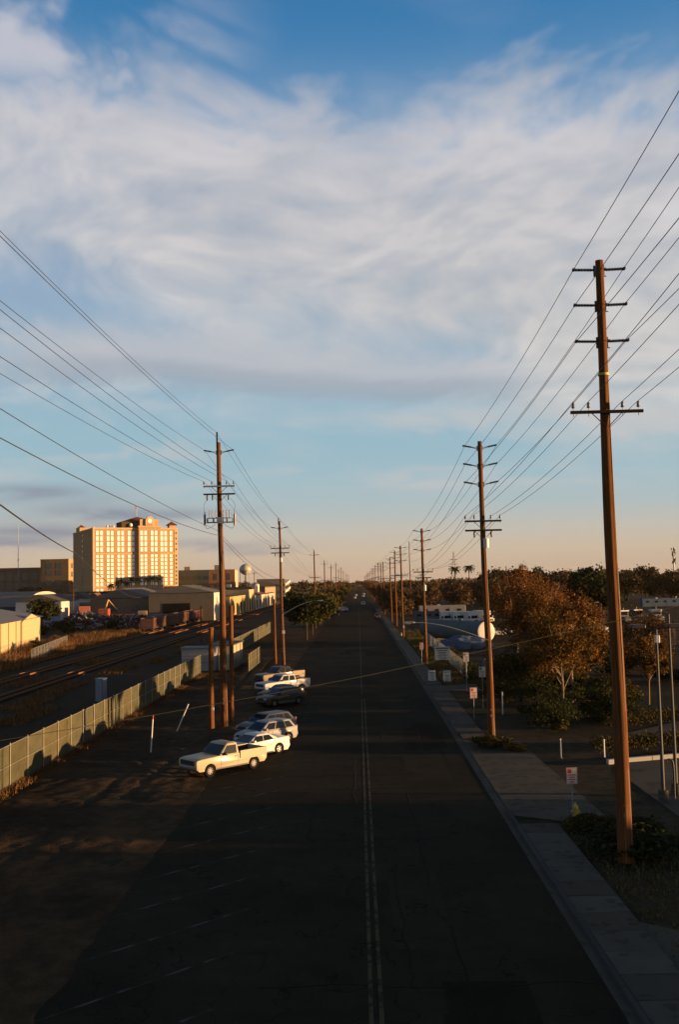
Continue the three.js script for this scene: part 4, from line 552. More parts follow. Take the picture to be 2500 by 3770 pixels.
{
  // yellow corrugated building beside the line: wall runs away along the tracks
  const t = thing('metal_building', 'yellow corrugated metal building with grey roof beside the tracks', 'building', -58.2, 0, 150, 0.142);
  const corr = (L, h) => { const p = [], idx = [], n = Math.round(L / 0.3) * 2; for (let i = 0; i <= n; i++) { const z = -i * L / n, x = i % 2 ? 0.05 : 0; p.push(x, 0, z, x, h, z); if (i < n) { const a = i * 2; idx.push(a, a + 2, a + 1, a + 1, a + 2, a + 3); } } const g = new THREE.BufferGeometry(); g.setAttribute('position', new THREE.Float32BufferAttribute(p, 3)); g.setIndex(idx); const o = g.toNonIndexed(); o.computeVertexNormals(); o.setAttribute('uv', new THREE.Float32BufferAttribute(new Float32Array(o.attributes.position.count * 2), 2)); return o; };
  const yel = wallM(0.6, 0.46, 0.26);
  rect(t, 'wall', yel, 22, 5.7, 50, -11.2, 0, -25);
  for (let k = 0; k < 8; k++) { const s = part('wall_sheet', corr(6.2, 5.6), yel, t); s.position.set(0, 0, -k * 6.25); part('downpipe', cyl(0.06, 0.06, 5.5, 6, 0.12, 2.8, -k * 6.25), std(0.3, 0.22, 0.1, 0.7), t); }
  const g = gableRoof(22.6, 2.2, 50, 0.4); g.translate(-11, 5.72, -25); part('roof', g, std(0.12, 0.12, 0.12, 0.7), t);
  const s = new THREE.Shape([[-9, 0], [9, 0], [9, 5.4], [0, 6.6], [-9, 5.4]].map(([a, b]) => new THREE.Vector2(a, b))), fg = new THREE.ExtrudeGeometry(s, { depth: 0.3, bevelEnabled: false }); fg.rotateY(Math.PI / 2); fg.translate(0.1, 0, -38); part('false_gable', fg, yel, t);
}
block('cottage', 'pale blue-walled trade shed beside the dark round tree', wallM(0.3, 0.36, 0.44), -106, -92, 300, 320, 7.2, { side: whiteWall, noParapet: 1, gable: 2.2 });
block('cottage', 'small cream gabled house by the scrap yard', wallM(0.62, 0.5, 0.32), -98, -91, 345, 354, 6.2, { noParapet: 1, gable: 3, front: [[0, 4, 1.4, 1.4]], roof: wallM(0.28, 0.13, 0.08) });
block('cottage', 'cream stucco house front behind the round tree', wallM(0.66, 0.55, 0.4), -100, -93, 335, 344, 7.4, { noParapet: 1, side: wallM(0.7, 0.58, 0.42), gable: 2, front: [[-1.5, 4, 1.2, 1.6], [1.6, 4, 1.2, 1.6]] });
block('long_shed', 'low brown shed roof line below the arched hall', wallM(0.2, 0.16, 0.11), -170, -112, 395, 415, 5.2, { noParapet: 1, gable: 3.4, along: 1, roof: wallM(0.16, 0.14, 0.11) });
// equipment huts by the fence
{
  const t = thing('equipment_cabinet', 'pale grey equipment cabinet at the fence corner', 'cabinet', -21.4, 0, 129.2, -0.06), w = wallM(0.34, 0.33, 0.33); rect(t, 'housing', w, 4.4, 3.0, 3, 0, 0.1, -1.5); part('roof', rbox(4.7, 0.14, 3.3, 0.03, 0, 3.18, -1.5), w, t); for (const x of [-1.1, 1.1]) { const d = part('door', box(2.1, 2.5, 0.05, x, 1.55, 0.03), wallM(0.36, 0.35, 0.35), t); part('handle', box(0.05, 0.3, 0.05, 0.85 * Math.sign(-x), 0, 0.05), M.dark, d).position.set(x, 1.5, 0); } part('plinth', box(4.6, 0.2, 3.2, 0, 0.06, -1.5), M.concrete, t); for (const y of [1.2, 2.1]) part('louvre', box(4.3, 0.05, 0.04, 0, y, 0.07), M.dark, t);
}
{
  const t = thing('equipment_shed', 'beige flat-roofed equipment shed with sunlit ribbed side', 'shed', -18.9, 0, 131, -0.04), w = wallM(0.62, 0.52, 0.36); rect(t, 'wall', w, 3.4, 3.2, 9.5, 0, 0, -4.75); part('roof', rbox(3.8, 0.16, 9.9, 0.04, 0, 3.3, -4.75), std(0.1, 0.1, 0.1, 0.8), t); for (let k = 0; k < 6; k++) part('rib', box(0.05, 3.1, 0.09, 1.72, 1.6, -0.6 - k * 1.65), w, t); part('door', box(1.1, 2.2, 0.06, -0.6, 1.15, 0.03), M.dark, t); part('door_frame', merge([box(0.08, 2.3, 0.1, -1.2, 1.15, 0.04), box(0.08, 2.3, 0.1, 0, 1.15, 0.04)]), M.white, t);
}
{
  const t = thing('signal_cabinet', 'tall blue-grey signal cabinet just behind the slatted fence', 'cabinet', -26.1, 0, 97.6, -0.28); rect(t, 'housing', wallM(0.26, 0.32, 0.4), 0.8, 2.2, 0.8, 0, 0.1, -0.4); part('roof', rbox(0.9, 0.07, 0.95, 0.02, 0, 2.34, -0.42), M.galv, t); part('door', box(0.7, 1.9, 0.04, 0, 1.15, 0.02), wallM(0.25, 0.31, 0.39), t); part('corner_strip', box(0.05, 2.15, 0.05, 0.4, 1.18, 0.0), M.red, t); part('plinth', box(0.95, 0.14, 1.0, 0, 0.05, -0.6), M.concrete, t);
}
// stakes and posts in the dirt lot
for (const [x, D, h, lean, l] of [[-14.5, 67.5, 2.35, 0.07, 'upright white marker stake with a red tip in the dirt lot'], [-14.5, 76.9, 2.1, 0.42, 'leaning white marker stake in the dirt lot']]) { const t = thing('marker_stake', l, 'stake', x, 0, D, 0); t.rotation.z = -lean; part('post', cyl(0.045, 0.045, h, 8, 0, h / 2, 0), M.white, t); part('tip', cyl(0.05, 0.05, 0.3, 8, 0, h + 0.15, 0), lean < 0.2 ? M.red : M.white, t); part('foot', cyl(0.09, 0.07, 0.12, 8, 0, 0.06, 0), M.dark, t); }
// ------------------------------------------------------------------ railway wagons and scrap yard
{
  const L = 15.2, lab = ['first rusty ribbed gondola wagon, beside the yellow scrap grab', 'second rusty gondola wagon in the siding', 'third rusty gondola wagon in the siding', 'fourth rusty gondola wagon in the siding', 'fifth rusty gondola wagon in the siding', 'sixth rusty gondola wagon, before the white shed end'];
  const t = thing('gondola_wagon', lab[0], 'railway wagon', -50.6, 0, 240, 0, 'rusty gondola wagons');
  part('body', merge([box(0.1, 2.3, L, -1.45, 2.45, 0), box(0.1, 2.3, L, 1.45, 2.45, 0), box(3, 2.3, 0.1, 0, 2.45, L / 2), box(3, 2.3, 0.1, 0, 2.45, -L / 2), box(3, 0.12, L, 0, 1.3, 0)]), M.rust, t);
  for (let k = 0; k < 11; k++) for (const s of [-1, 1]) part('rib', box(0.16, 2.3, 0.18, s * 1.57, 2.42, -L / 2 + 0.3 + k * (L - 0.6) / 10), M.rust, t);
  part('top_rail', merge([box(0.22, 0.16, L + 0.1, -1.5, 3.66, 0), box(0.22, 0.16, L + 0.1, 1.5, 3.66, 0)]), M.rust, t);
  for (const z of [-5, 5]) { part('bogie', box(2.3, 0.4, 2.4, 0, 0.75, z), M.dark, t); for (const zz of [-0.85, 0.85]) for (const s of [-0.75, 0.75]) part('wheel', cyl(0.42, 0.42, 0.13, 14, s, 0.72, z + zz, 0, 0, Math.PI / 2), M.dark, t); }
  for (let i = 1; i < 6; i++) dup(t, lab[i], -50.6, 0, 240 + i * 16.6, 0);
}
function box3(label, name, cat, m, x, D, w, h, d, turn, group) { const t = thing(name, label, cat, x, 0, D, turn, group); part('shell', worldUV(box(w, h, d, 0, h / 2 + 0.1, 0), 5), m, t); for (let k = 0; k < 7; k++) part('rib', box(0.1, h - 0.3, 0.06, -w / 2 + 0.4 + k * (w - 0.8) / 6, h / 2 + 0.1, d / 2 + 0.02), m, t); part('door', box(0.05, h - 0.3, d - 0.3, w / 2 + 0.02, h / 2 + 0.1, 0), m, t); return t; }
const redBox = std(0.42, 0.08, 0.045, 0.6), tealBox = std(0.06, 0.15, 0.14, 0.6);
box3('bright red scrap container standing upright against the warehouse', 'scrap_container', 'container', redBox, -78.5, 300, 3, 4.6, 4, 0.1);
box3('dull red skip beneath the yellow grab arm', 'scrap_container', 'container', std(0.22, 0.06, 0.04, 0.7), -72, 296, 7, 2.9, 2.6, 0.05);
box3('orange-red stacked container behind the junk pile', 'scrap_container', 'container', std(0.45, 0.13, 0.06, 0.6), -86, 305, 3.4, 5.4, 3, 0.3);
box3('teal ribbed container by the loading door', 'scrap_container', 'container', tealBox, -57.5, 286, 8, 3.0, 3, 0);
box3('weathered tan container beside teal one', 'scrap_container', 'container', wallM(0.5, 0.36, 0.22), -62.6, 282, 2.6, 4.2, 3, 0.2);
{
  const t = thing('excavator', 'yellow scrap excavator with raised bent arm', 'excavator', -76.5, 0, 288, 0.5), y = std(0.62, 0.33, 0.04, 0.5);
  for (const z of [-1.2, 1.2]) part('crawler', rbox(4.2, 0.9, 0.6, 0.3, 0, 0.46, z), M.dark, t);
  part('house', rbox(3.2, 1.5, 2.4, 0.15, -0.5, 1.75, 0), y, t); const cab = part('cab', rbox(1.4, 1.7, 1.0, 0.1, 0.9, 2.2, 0.75), y, t); part('window', box(0.9, 0.8, 0.05, 0.95, 2.5, 1.27), M.glass, cab);
  part('boom', rod([0.6, 2, -0.2], [2.4, 7.6, -0.2], 0.3, 0.2, 6), y, t); part('stick', rod([2.4, 7.6, -0.2], [5.0, 4.6, -0.2], 0.18, 0.12, 6), y, t); part('grapple', merge([0, 1, 2, 3].map((k) => rod([5, 4.5, -0.2], [5 + Math.cos(k * 1.57) * 0.6, 3.5, -0.2 + Math.sin(k * 1.57) * 0.6], 0.1, 0.05, 5))), M.dark, t); part('counterweight', rbox(0.8, 1.2, 2.3, 0.15, -2.2, 1.7, 0), M.dark, t);
}
function scrapPile(label, x, D, rx, rz, h, n, seed, pal) {
  const r = rng(seed), t = thing('scrap_pile', label, 'scrap pile', x, 0, D), gs = pal.map(() => []);
  for (let i = 0; i < n; i++) { const a = r() * 6.28, q = Math.sqrt(r()), y = h * (1 - q * q) * (0.5 + 0.5 * r()), k = Math.floor(r() * pal.length); gs[k].push(box(0.3 + 1.4 * r(), 0.08 + 0.5 * r(), 0.2 + 0.7 * r(), Math.cos(a) * q * rx, y + 0.2, Math.sin(a) * q * rz, r() * 3, r() * 3, r() * 3)); }
  gs.forEach((g, k) => { const m = part('scrap', merge(g), pal[k], t); m.userData.kind = 'stuff'; });
  part('heap', at(new THREE.SphereGeometry(1, 14, 8, 0, 6.3, 0, 1.5).scale(rx * 0.9, h * 0.8, rz * 0.9), 0, 0, 0), M.dirt, t);
}
const junk = [std(0.09, 0.06, 0.045), std(0.2, 0.19, 0.18, 0.4, { metalness: 0.4 }), std(0.14, 0.05, 0.03), std(0.06, 0.1, 0.17), std(0.34, 0.32, 0.3, 0.4)];
scrapPile('glinting scrap metal heap before the red containers', -80, 284, 9, 5, 4.2, 420, 5, junk);
scrapPile('dark low scrap heap beneath the grab', -66, 272, 9, 5, 3.2, 300, 6, junk.slice(0, 3));
scrapPile('mixed junk heap by the pale blue shed', -93, 272, 8, 5, 3.6, 300, 7, junk);
scrapPile('dark scrap along the siding beside the first wagon', -60, 262, 7, 6, 3.6, 260, 8, junk.slice(0, 3));
for (const [x, D, c, l] of [[-93.5, 281, [0.7, 0.68, 0.62], 'small white van parked by the cream stucco house'], [-96.2, 283, [0.5, 0.48, 0.44], 'pale van parked under the round tree']]) { const t = thing('delivery_van', l, 'van', x, 0, D, 0.3); part('body', rbox(4.6, 1.5, 1.9, 0.2, 0, 1.25, 0), std(...c, 0.4), t); part('cab', rbox(1.2, 0.8, 1.8, 0.15, 2.4, 0.9, 0), std(...c, 0.4), t); part('windscreen', box(0.06, 0.6, 1.5, 2.3, 1.6, 0), M.glass, t); for (const xx of [-1.5, 1.9]) for (const z of [-0.85, 0.85]) part('wheel', cyl(0.33, 0.33, 0.2, 12, xx, 0.33, z, Math.PI / 2), M.tyre, t); }

// ------------------------------------------------------------------ tank yard across the road
{
  const t = thing('storage_tank', 'long blue-grey cylindrical storage tank with bright domed end', 'storage tank', 21.9, 0, 169.5, 0), m = new THREE.MeshPhysicalMaterial({ color: RGB(0.10, 0.15, 0.17), map: wallMap, roughness: 0.75, specularIntensity: 0.3 }), me = wallM(0.82, 0.76, 0.68, 0.6);
  // axis runs back from the domed end
  part('shell', worldUV(at(new THREE.CylinderGeometry(1.78, 1.78, 20, 36, 6), 0, 2.3, -10, Math.PI / 2), 4), m, t);
  part('end_dome', at(new THREE.SphereGeometry(1.78, 32, 12, 0, Math.PI * 2, 0, Math.PI / 2).scale(1, 0.14, 1), 0, 2.3, 0.004, Math.PI / 2), me, t);
  part('weld_band', at(new THREE.TorusGeometry(1.785, 0.03, 6, 36), 0, 2.3, -6.6), m, t); part('weld_band', at(new THREE.TorusGeometry(1.785, 0.03, 6, 36), 0, 2.3, -13.3), m, t);
  for (const z of [-4, -16]) part('saddle', box(3.2, 1.2, 0.7, 0, 0.6, z), M.concrete, t);
  part('manhole', cyl(0.35, 0.35, 0.3, 14, 0, 4.15, -8), m, t);
  t.rotation.y = 0.46;
}
function stepVan(label, x, D, turn) {
  const t = thing('box_truck', label, 'truck', x, 0, D, turn, 'white box trucks parked in the yard'), w = paint(0.78, 0.77, 0.74);
  part('cargo_box', worldUV(rbox(2.4, 2.5, 5.2, 0.08, 0, 1.95, -3.4), 5), wallM(0.8, 0.78, 0.74, 0.5), t); part('cab', rbox(2.1, 1.5, 1.5, 0.14, 0, 1.45, -0.35), w, t); part('hood', rbox(1.9, 0.75, 1.0, 0.12, 0, 0.98, 0.75), w, t);
  part('windscreen', box(1.8, 0.75, 0.06, 0, 1.85, 0.41), M.glass, t); part('grille', box(1.2, 0.4, 0.05, 0, 0.95, 1.26), M.dark, t); for (const s of [-1, 1]) { part('headlight', box(0.28, 0.2, 0.05, s * 0.75, 1.0, 1.26), M.white, t); part('mirror', box(0.16, 0.36, 0.1, s * 1.25, 1.75, 0.3), M.dark, t); part('side_window', box(0.05, 0.6, 0.8, s * 1.06, 1.8, -0.35), M.glass, t); for (const z of [0.5, -4.6]) part('wheel', cyl(0.42, 0.42, 0.26, 14, s * 0.92, 0.42, z, 0, 0, Math.PI / 2), M.tyre, t); }
  part('bumper', box(2.1, 0.2, 0.16, 0, 0.5, 1.34), M.dark, t);
}
[[22.4, 250], [25.6, 249], [28.9, 247], [33.2, 251]].forEach(([x, D], i) => stepVan(['white box truck parked next to the long caravan', 'second white box truck in the yard row', 'third white box truck in the yard row', 'last white box truck of the row, by the bare trees'][i], x, D, 0.42));
function trailer(label, x, D, L, h, m, turn, group) { const t = thing('trailer', label, 'trailer', x, 0, D, turn, group); part('body', worldUV(rbox(L, h, 2.5, 0.12, 0, h / 2 + 0.8, 0), 5), m, t); for (let k = 0; k < 4; k++) part('window', box(1.1, 0.6, 0.04, -L * 0.36 + k * L * 0.24, h * 0.62 + 0.8, 1.26), M.glass, t); part('door', box(0.8, h * 0.75, 0.04, L * 0.18, h * 0.45 + 0.8, 1.262), m, t); part('hitch', rod([L / 2, 0.7, 0], [L / 2 + 1.4, 0.5, 0], 0.07), M.dark, t); for (const x2 of [-0.6, 0.6]) for (const z of [-1.1, 1.1]) part('wheel', cyl(0.4, 0.4, 0.22, 12, x2 - L * 0.1, 0.4, z, Math.PI / 2), M.tyre, t); part('roof_vent', rbox(0.7, 0.25, 0.7, 0.05, -1, h + 0.92, 0), M.white, t); return t; }
trailer('long white caravan with pale flat roof behind the trucks', 23.5, 276, 13, 3.4, wallM(0.42, 0.38, 0.33), 0);
trailer('blue-grey covered trailer at the end of the truck row', 17.6, 252, 6.2, 2.6, wallM(0.1, 0.13, 0.16), 0.1);
trailer('long blue-white semi trailer with lit rear doors', 101, 330, 13, 2.7, wallM(0.09, 0.13, 0.2), 0.12);
trailer('low blue-grey site office with small windows', 44.5, 150, 6.4, 2.6, wallM(0.06, 0.09, 0.14), 0.06);
trailer('white camper seen through the autumn branches', 39, 246, 7, 2.6, wallM(0.42, 0.38, 0.33), 0.2);
block('blue_barn', 'blue-roofed metal barn behind the russet tree', wallM(0.08, 0.11, 0.16), 92, 116, 440, 462, 6.2, { noParapet: 1, gable: 2.2, along: 1, roof: std(0.07, 0.1, 0.18, 0.8), front: [[-4, 3, 3, 2.4], [4, 3, 3, 2.4]] });
part('chimney', cyl(0.5, 0.5, 3.4, 12, 0, 9.5, -8), M.white, scene.children[scene.children.length - 1]);
for (const [x, D, l] of [[62, 230, 'dark lorry cab with pale sun edges beside the bare pole'], [66, 233, 'second dark lorry cab parked behind the first'], [70, 231, 'third dark lorry cab before the semi trailer']]) { const t = thing('lorry', l, 'lorry', x, 0, D, 0.3, 'dark lorries in the far yard'), m = paint(0.06, 0.08, 0.11); part('cab', rbox(2.4, 2.6, 2.2, 0.2, 0, 2.0, -1), m, t); part('hood', rbox(1.8, 1.1, 1.8, 0.25, 0, 1.3, 0.8), m, t); part('windscreen', box(2.0, 0.8, 0.05, 0, 2.6, 0.12), M.glass, t); part('exhaust', cyl(0.08, 0.08, 2.6, 8, 1.2, 2.6, -2.1), M.rim, t); part('chassis', box(0.9, 0.3, 6, 0, 0.8, -4), M.dark, t); for (const s of [-1, 1]) for (const z of [0.9, -3.4, -4.8]) part('wheel', cyl(0.5, 0.5, 0.3, 14, s * 1.0, 0.5, z, 0, 0, Math.PI / 2), M.tyre, t); part('visor', rbox(2.3, 0.3, 0.5, 0.05, 0, 3.2, 0.2), M.white, t); }
for (const [x, D] of [[55.2, 190], [58.4, 191], [61.4, 192]]) { const t = thing('traffic_cone', 'small orange cone by the dark lorries', 'traffic cone', x, 0, D, 0, 'orange cones in the far yard'); part('cone', cyl(0.18, 0.03, 0.75, 12, 0, 0.4, 0), std(0.6, 0.1, 0.02, 0.5), t); part('base', box(0.45, 0.04, 0.45, 0, 0.02, 0), std(0.6, 0.1, 0.02, 0.5), t); }
{
  const t = thing('tarp_heap', 'crumpled blue tarpaulin over a heap by the tank', 'tarpaulin', 17.4, 0, 163), g = new THREE.SphereGeometry(1, 40, 20, 0, Math.PI * 2, 0, Math.PI / 2), p = g.attributes.position; for (let i = 0; i < p.count; i++) { const x = p.getX(i), y = p.getY(i), z = p.getZ(i), k = 1 + 0.5 * fbm(x * 2.4, y * 2.4 + 4, z * 2.4, 4); p.setXYZ(i, x * 4.4 * k, y * 1.9 * k, z * 2 * k); } g.computeVertexNormals(); part('sheet', g, std(0.05, 0.09, 0.16, 0.6), t); for (const [x, z] of [[-3, 1.6], [1, 1.9], [3.2, 1.2]]) part('weight', rbox(0.4, 0.3, 0.4, 0.05, x, 0.18, z), M.dark, t);
}
{ const t = thing('fuel_trailer', 'dark blue low trailer under the weeds by the yard fence', 'trailer', 17.4, 0, 121, 0.1); part('bed', rbox(4.4, 0.7, 2, 0.1, 0, 0.9, 0), std(0.06, 0.1, 0.18, 0.5), t); for (const x of [-0.6, 0.6]) for (const z of [-0.95, 0.95]) part('wheel', cyl(0.35, 0.35, 0.2, 12, x, 0.35, z, Math.PI / 2), M.tyre, t); part('cover', rbox(4.2, 0.4, 1.8, 0.15, 0, 1.4, 0), std(0.1, 0.17, 0.24, 0.6), t); }

// ------------------------------------------------------------------ signs, hydrants, lamps
function signTex(kind) {
  const c = document.createElement('canvas'); c.width = 128; c.height = kind === 'board' ? 112 : 176; const g = c.getContext('2d'); g.fillStyle = '#b0aba0'; g.fillRect(0, 0, c.width, c.height);
  if (kind === 'board') { g.fillStyle = '#3c5648'; g.fillRect(4, 4, 120, 14); g.fillStyle = '#55514a'; for (const [y, w] of [[28, 96], [44, 78], [76, 88], [94, 70]]) g.fillRect(64 - w / 2, y, w, 8); g.fillStyle = '#8c3a2a'; g.fillRect(30, 59, 68, 9); } else { g.strokeStyle = g.fillStyle = kind === 'red' ? '#a3241c' : '#5a5348'; g.lineWidth = 5; g.strokeRect(5, 5, 118, c.height - 10); g.fillRect(14, 14, 46, 46); for (const [y, w] of [[72, 92], [96, 70], [120, 86], [146, 60]]) g.fillRect(64 - w / 2, y, w, 13); }
  const t = new THREE.CanvasTexture(c); t.colorSpace = THREE.SRGBColorSpace; return new THREE.MeshStandardMaterial({ map: t, roughness: 0.6 });
}
const signRed = signTex('red'), signGrey = signTex('grey'), signBoard = signTex('board');
function sign(label, x, D, h, w, ht, m, turn = 0, group) { const t = thing('street_sign', label, 'sign', x, 0, D, turn, group); part('post', cyl(0.03, 0.03, h, 8, 0, h / 2, 0), M.galv, t); part('panel', box(w, ht, 0.015, 0, h - ht / 2 + 0.05, 0.045), M.galv, t); part('face', new THREE.PlaneGeometry(w - 0.02, ht - 0.02).translate(0, h - ht / 2 + 0.05, 0.056), m, t); for (const s of [-0.3, 0.3]) part('bolt', cyl(0.012, 0.012, 0.02, 6, 0, h - ht / 2 + 0.05 + s * ht, 0.06, Math.PI / 2), M.steel, t); }
sign('red-lettered white parking sign rising above the yellow hydrant', 9.88, 47.0, 2.45, 0.55, 0.78, signRed, 0.12);
sign('red and white sign on a post beside the lamp-arm pole', 9.3, 81.3, 2.5, 0.6, 0.9, signRed, 0.1);
sign('small grey sign behind the lamp-arm pole', 10.9, 88, 3.6, 0.62, 0.95, signGrey, 0.05);
sign('small white sign at the second driveway', 10.9, 101, 3.9, 0.6, 0.95, signGrey, 0.05);
sign('small white sign fixed near the base of the tank-yard pole', 8.35, 132.4, 3.0, 0.5, 0.95, signRed, 0);
{ const t = thing('yard_notice_board', 'wide white notice board with green heading on two posts', 'sign', 9.55, 0, 114, 0.05); for (const s of [-0.7, 0.7]) part('post', box(0.09, 3.6, 0.09, s, 1.8, 0), M.arm, t); part('panel', box(1.7, 1.5, 0.05, 0, 2.95, 0.08), M.white, t); part('face', new THREE.PlaneGeometry(1.62, 1.42).translate(0, 2.95, 0.112), signBoard, t); }
for (const [x, D, l] of [[8.1, 111.3, 'small leaning A-frame sign at the driveway kerb'], [9.75, 111, 'larger leaning A-frame sign beneath the notice board']]) { const t = thing('sandwich_board', l, 'sign', x, 0, D, 0.1); for (const s of [-1, 1]) part('leaf', at(new THREE.BoxGeometry(0.8, 1.25, 0.03), 0, 0.62, s * 0.18, s * -0.28), M.white, t); part('face', at(new THREE.PlaneGeometry(0.72, 1.1), 0, 0.63, 0.206, -0.28), signBoard, t); }
const hydGeo = new THREE.LatheGeometry([[0.001, 0], [0.17, 0], [0.17, 0.05], [0.11, 0.07], [0.11, 0.5], [0.14, 0.52], [0.14, 0.58], [0.1, 0.68], [0.05, 0.74], [0.03, 0.8], [0.001, 0.8]].map(([x, y]) => new THREE.Vector2(x, y)), 14);
for (const [x, D, l] of [[10.05, 47.2, 'yellow fire hydrant beneath the red-lettered sign'], [8.6, 200.5, 'yellow fire hydrant at the foot of the slim pole']]) { const t = thing('fire_hydrant', l, 'fire hydrant', x, 0, D); part('barrel', hydGeo, M.hydrant, t); for (const a of [0, Math.PI / 2, Math.PI]) part('outlet', cyl(0.065, 0.065, 0.14, 10, Math.cos(a) * 0.14, 0.4, Math.sin(a) * 0.14, Math.PI / 2, 0, 0).rotateY(a ? Math.PI / 2 * (a === Math.PI ? 0 : 1) : 0), M.hydrant, t); part('nut', cyl(0.03, 0.03, 0.06, 5, 0, 0.83, 0), M.hydrant, t); }
function lampPost(label, x, D, h, globe) { const t = thing('lamp_post', label, 'lamp post', x, 0, D); part('column', cyl(0.1, 0.06, h, 12, 0, h / 2, 0), std(0.045, 0.04, 0.034, 0.7), t); part('base', cyl(0.28, 0.24, 0.6, 14, 0, 0.3, 0), M.concrete, t); if (globe) { for (const s of [-1, 1]) { part('bracket', rod([0, h - 0.1, 0], [s * 0.75, h + 0.1, 0], 0.04), M.dark, t); part('lamp_head', rbox(0.75, 0.22, 0.5, 0.05, s * 0.95, h + 0.16, 0), M.dark, t); } part('sensor', rbox(0.24, 0.4, 0.24, 0.05, 0, h - 0.5, 0.1), M.white, t); } else { part('bracket', rod([0, h, 0], [-0.5, h + 0.2, 0], 0.04), M.dark, t); part('lamp_head', rbox(0.6, 0.16, 0.4, 0.05, -0.7, h + 0.2, 0), M.galv, t); } }
lampPost('twin-headed car park lamp post beside the pale kerb', 15.25, 50.6, 8.7, 1);
lampPost('single-headed slim lamp post by the car park edge', 16.35, 52.0, 9.4, 0);
lampPost('thin pale lamp post in front of the site office', 37.5, 152, 7.2, 0);
{ const t = thing('bent_pipe', 'black bent standpipe with side rail in the car park', 'standpipe', 16.0, 0, 51.2); part('pipe', tube([[0, 0, 0], [0, 1.7, 0], [-0.06, 1.95, 0], [-0.25, 2.0, 0], [-0.34, 1.88, 0]], 0.05, 30, 7), M.dark, t); part('rail', rod([0, 0.75, 0], [1.4, 0.78, 0], 0.035), M.dark, t); part('rail_post', rod([1.4, 0, 0], [1.4, 0.85, 0], 0.035), M.dark, t); }
for (const [x, D, h, l] of [[15.3, 62.7, 1.15, 'white bollard stake in the grass by the car park'], [11.9, 83.0, 1.9, 'thin white-topped marker post in the dark shrubs'], [12.6, 62.9, 1.2, 'blue-grey pipe stub by the driveway shrubs']]) { const t = thing('marker_stake', l, 'stake', x, 0, D); part('post', cyl(0.05, 0.05, h, 8, 0, h / 2, 0), x > 12 && x < 13 ? std(0.16, 0.2, 0.26, 0.6) : M.white, t); part('cap', ball(0.06, 0, h, 0, 8), M.white, t); part('foot', cyl(0.1, 0.1, 0.08, 8, 0, 0.04, 0), M.concrete, t); }
// masts on the skyline
function mast(label, x, D, h, w, bars) { const t = thing('radio_mast', label, 'mast', x, 0, D); if (bars) { for (const a of [0, 1, 2, 3]) part('leg', rod([Math.cos(a * 1.571 + 0.78) * w, 0, Math.sin(a * 1.571 + 0.78) * w], [Math.cos(a * 1.571 + 0.78) * 0.15, h, Math.sin(a * 1.571 + 0.78) * 0.15], 0.16, 0.1, 4), M.steel, t); for (let k = 1; k < bars; k++) { const y = h * k / bars, q = w * (1 - k / bars) + 0.15; part('brace', merge([rod([-q, y, q], [q, y + h / bars * 0.8, q], 0.07, 0.07, 3), rod([q, y, -q], [-q, y + h / bars * 0.8, -q], 0.07, 0.07, 3)]), M.steel, t); } for (const y of [0.72, 0.82]) part('crossarm', box(w * 1.5, 0.3, 0.3, 0, h * y, 0), M.steel, t); } else { part('mast', cyl(w, w * 0.6, h, 8, 0, h / 2, 0), M.galv, t); part('beacon', cyl(w * 1.6, w * 1.6, w * 5, 8, 0, h * 0.55, 0), M.white, t); } }
mast('thin white radio mast above the tan office wing', -242, 690, 58, 0.28, 0);
mast('steel lattice pylon above the orchard trees', 61, 620, 29, 3.2, 7);
mast('hair-thin antenna behind the teal office', -99, 760, 32, 0.16, 0);
{ const t = thing('cell_tower', 'slim antenna tower with ragged panel cluster above the trees', 'antenna', 129, 0, 400); part('mast', cyl(0.35, 0.25, 20, 10, 0, 10, 0), M.galv, t); const r = rng(4); for (let k = 0; k < 34; k++) part('antenna_panel', rbox(0.34, 0.9, 0.2, 0.04, (r() - 0.5) * 1.4, 16 + k * 0.18, (r() - 0.5) * 1.4), M.dark, t); }

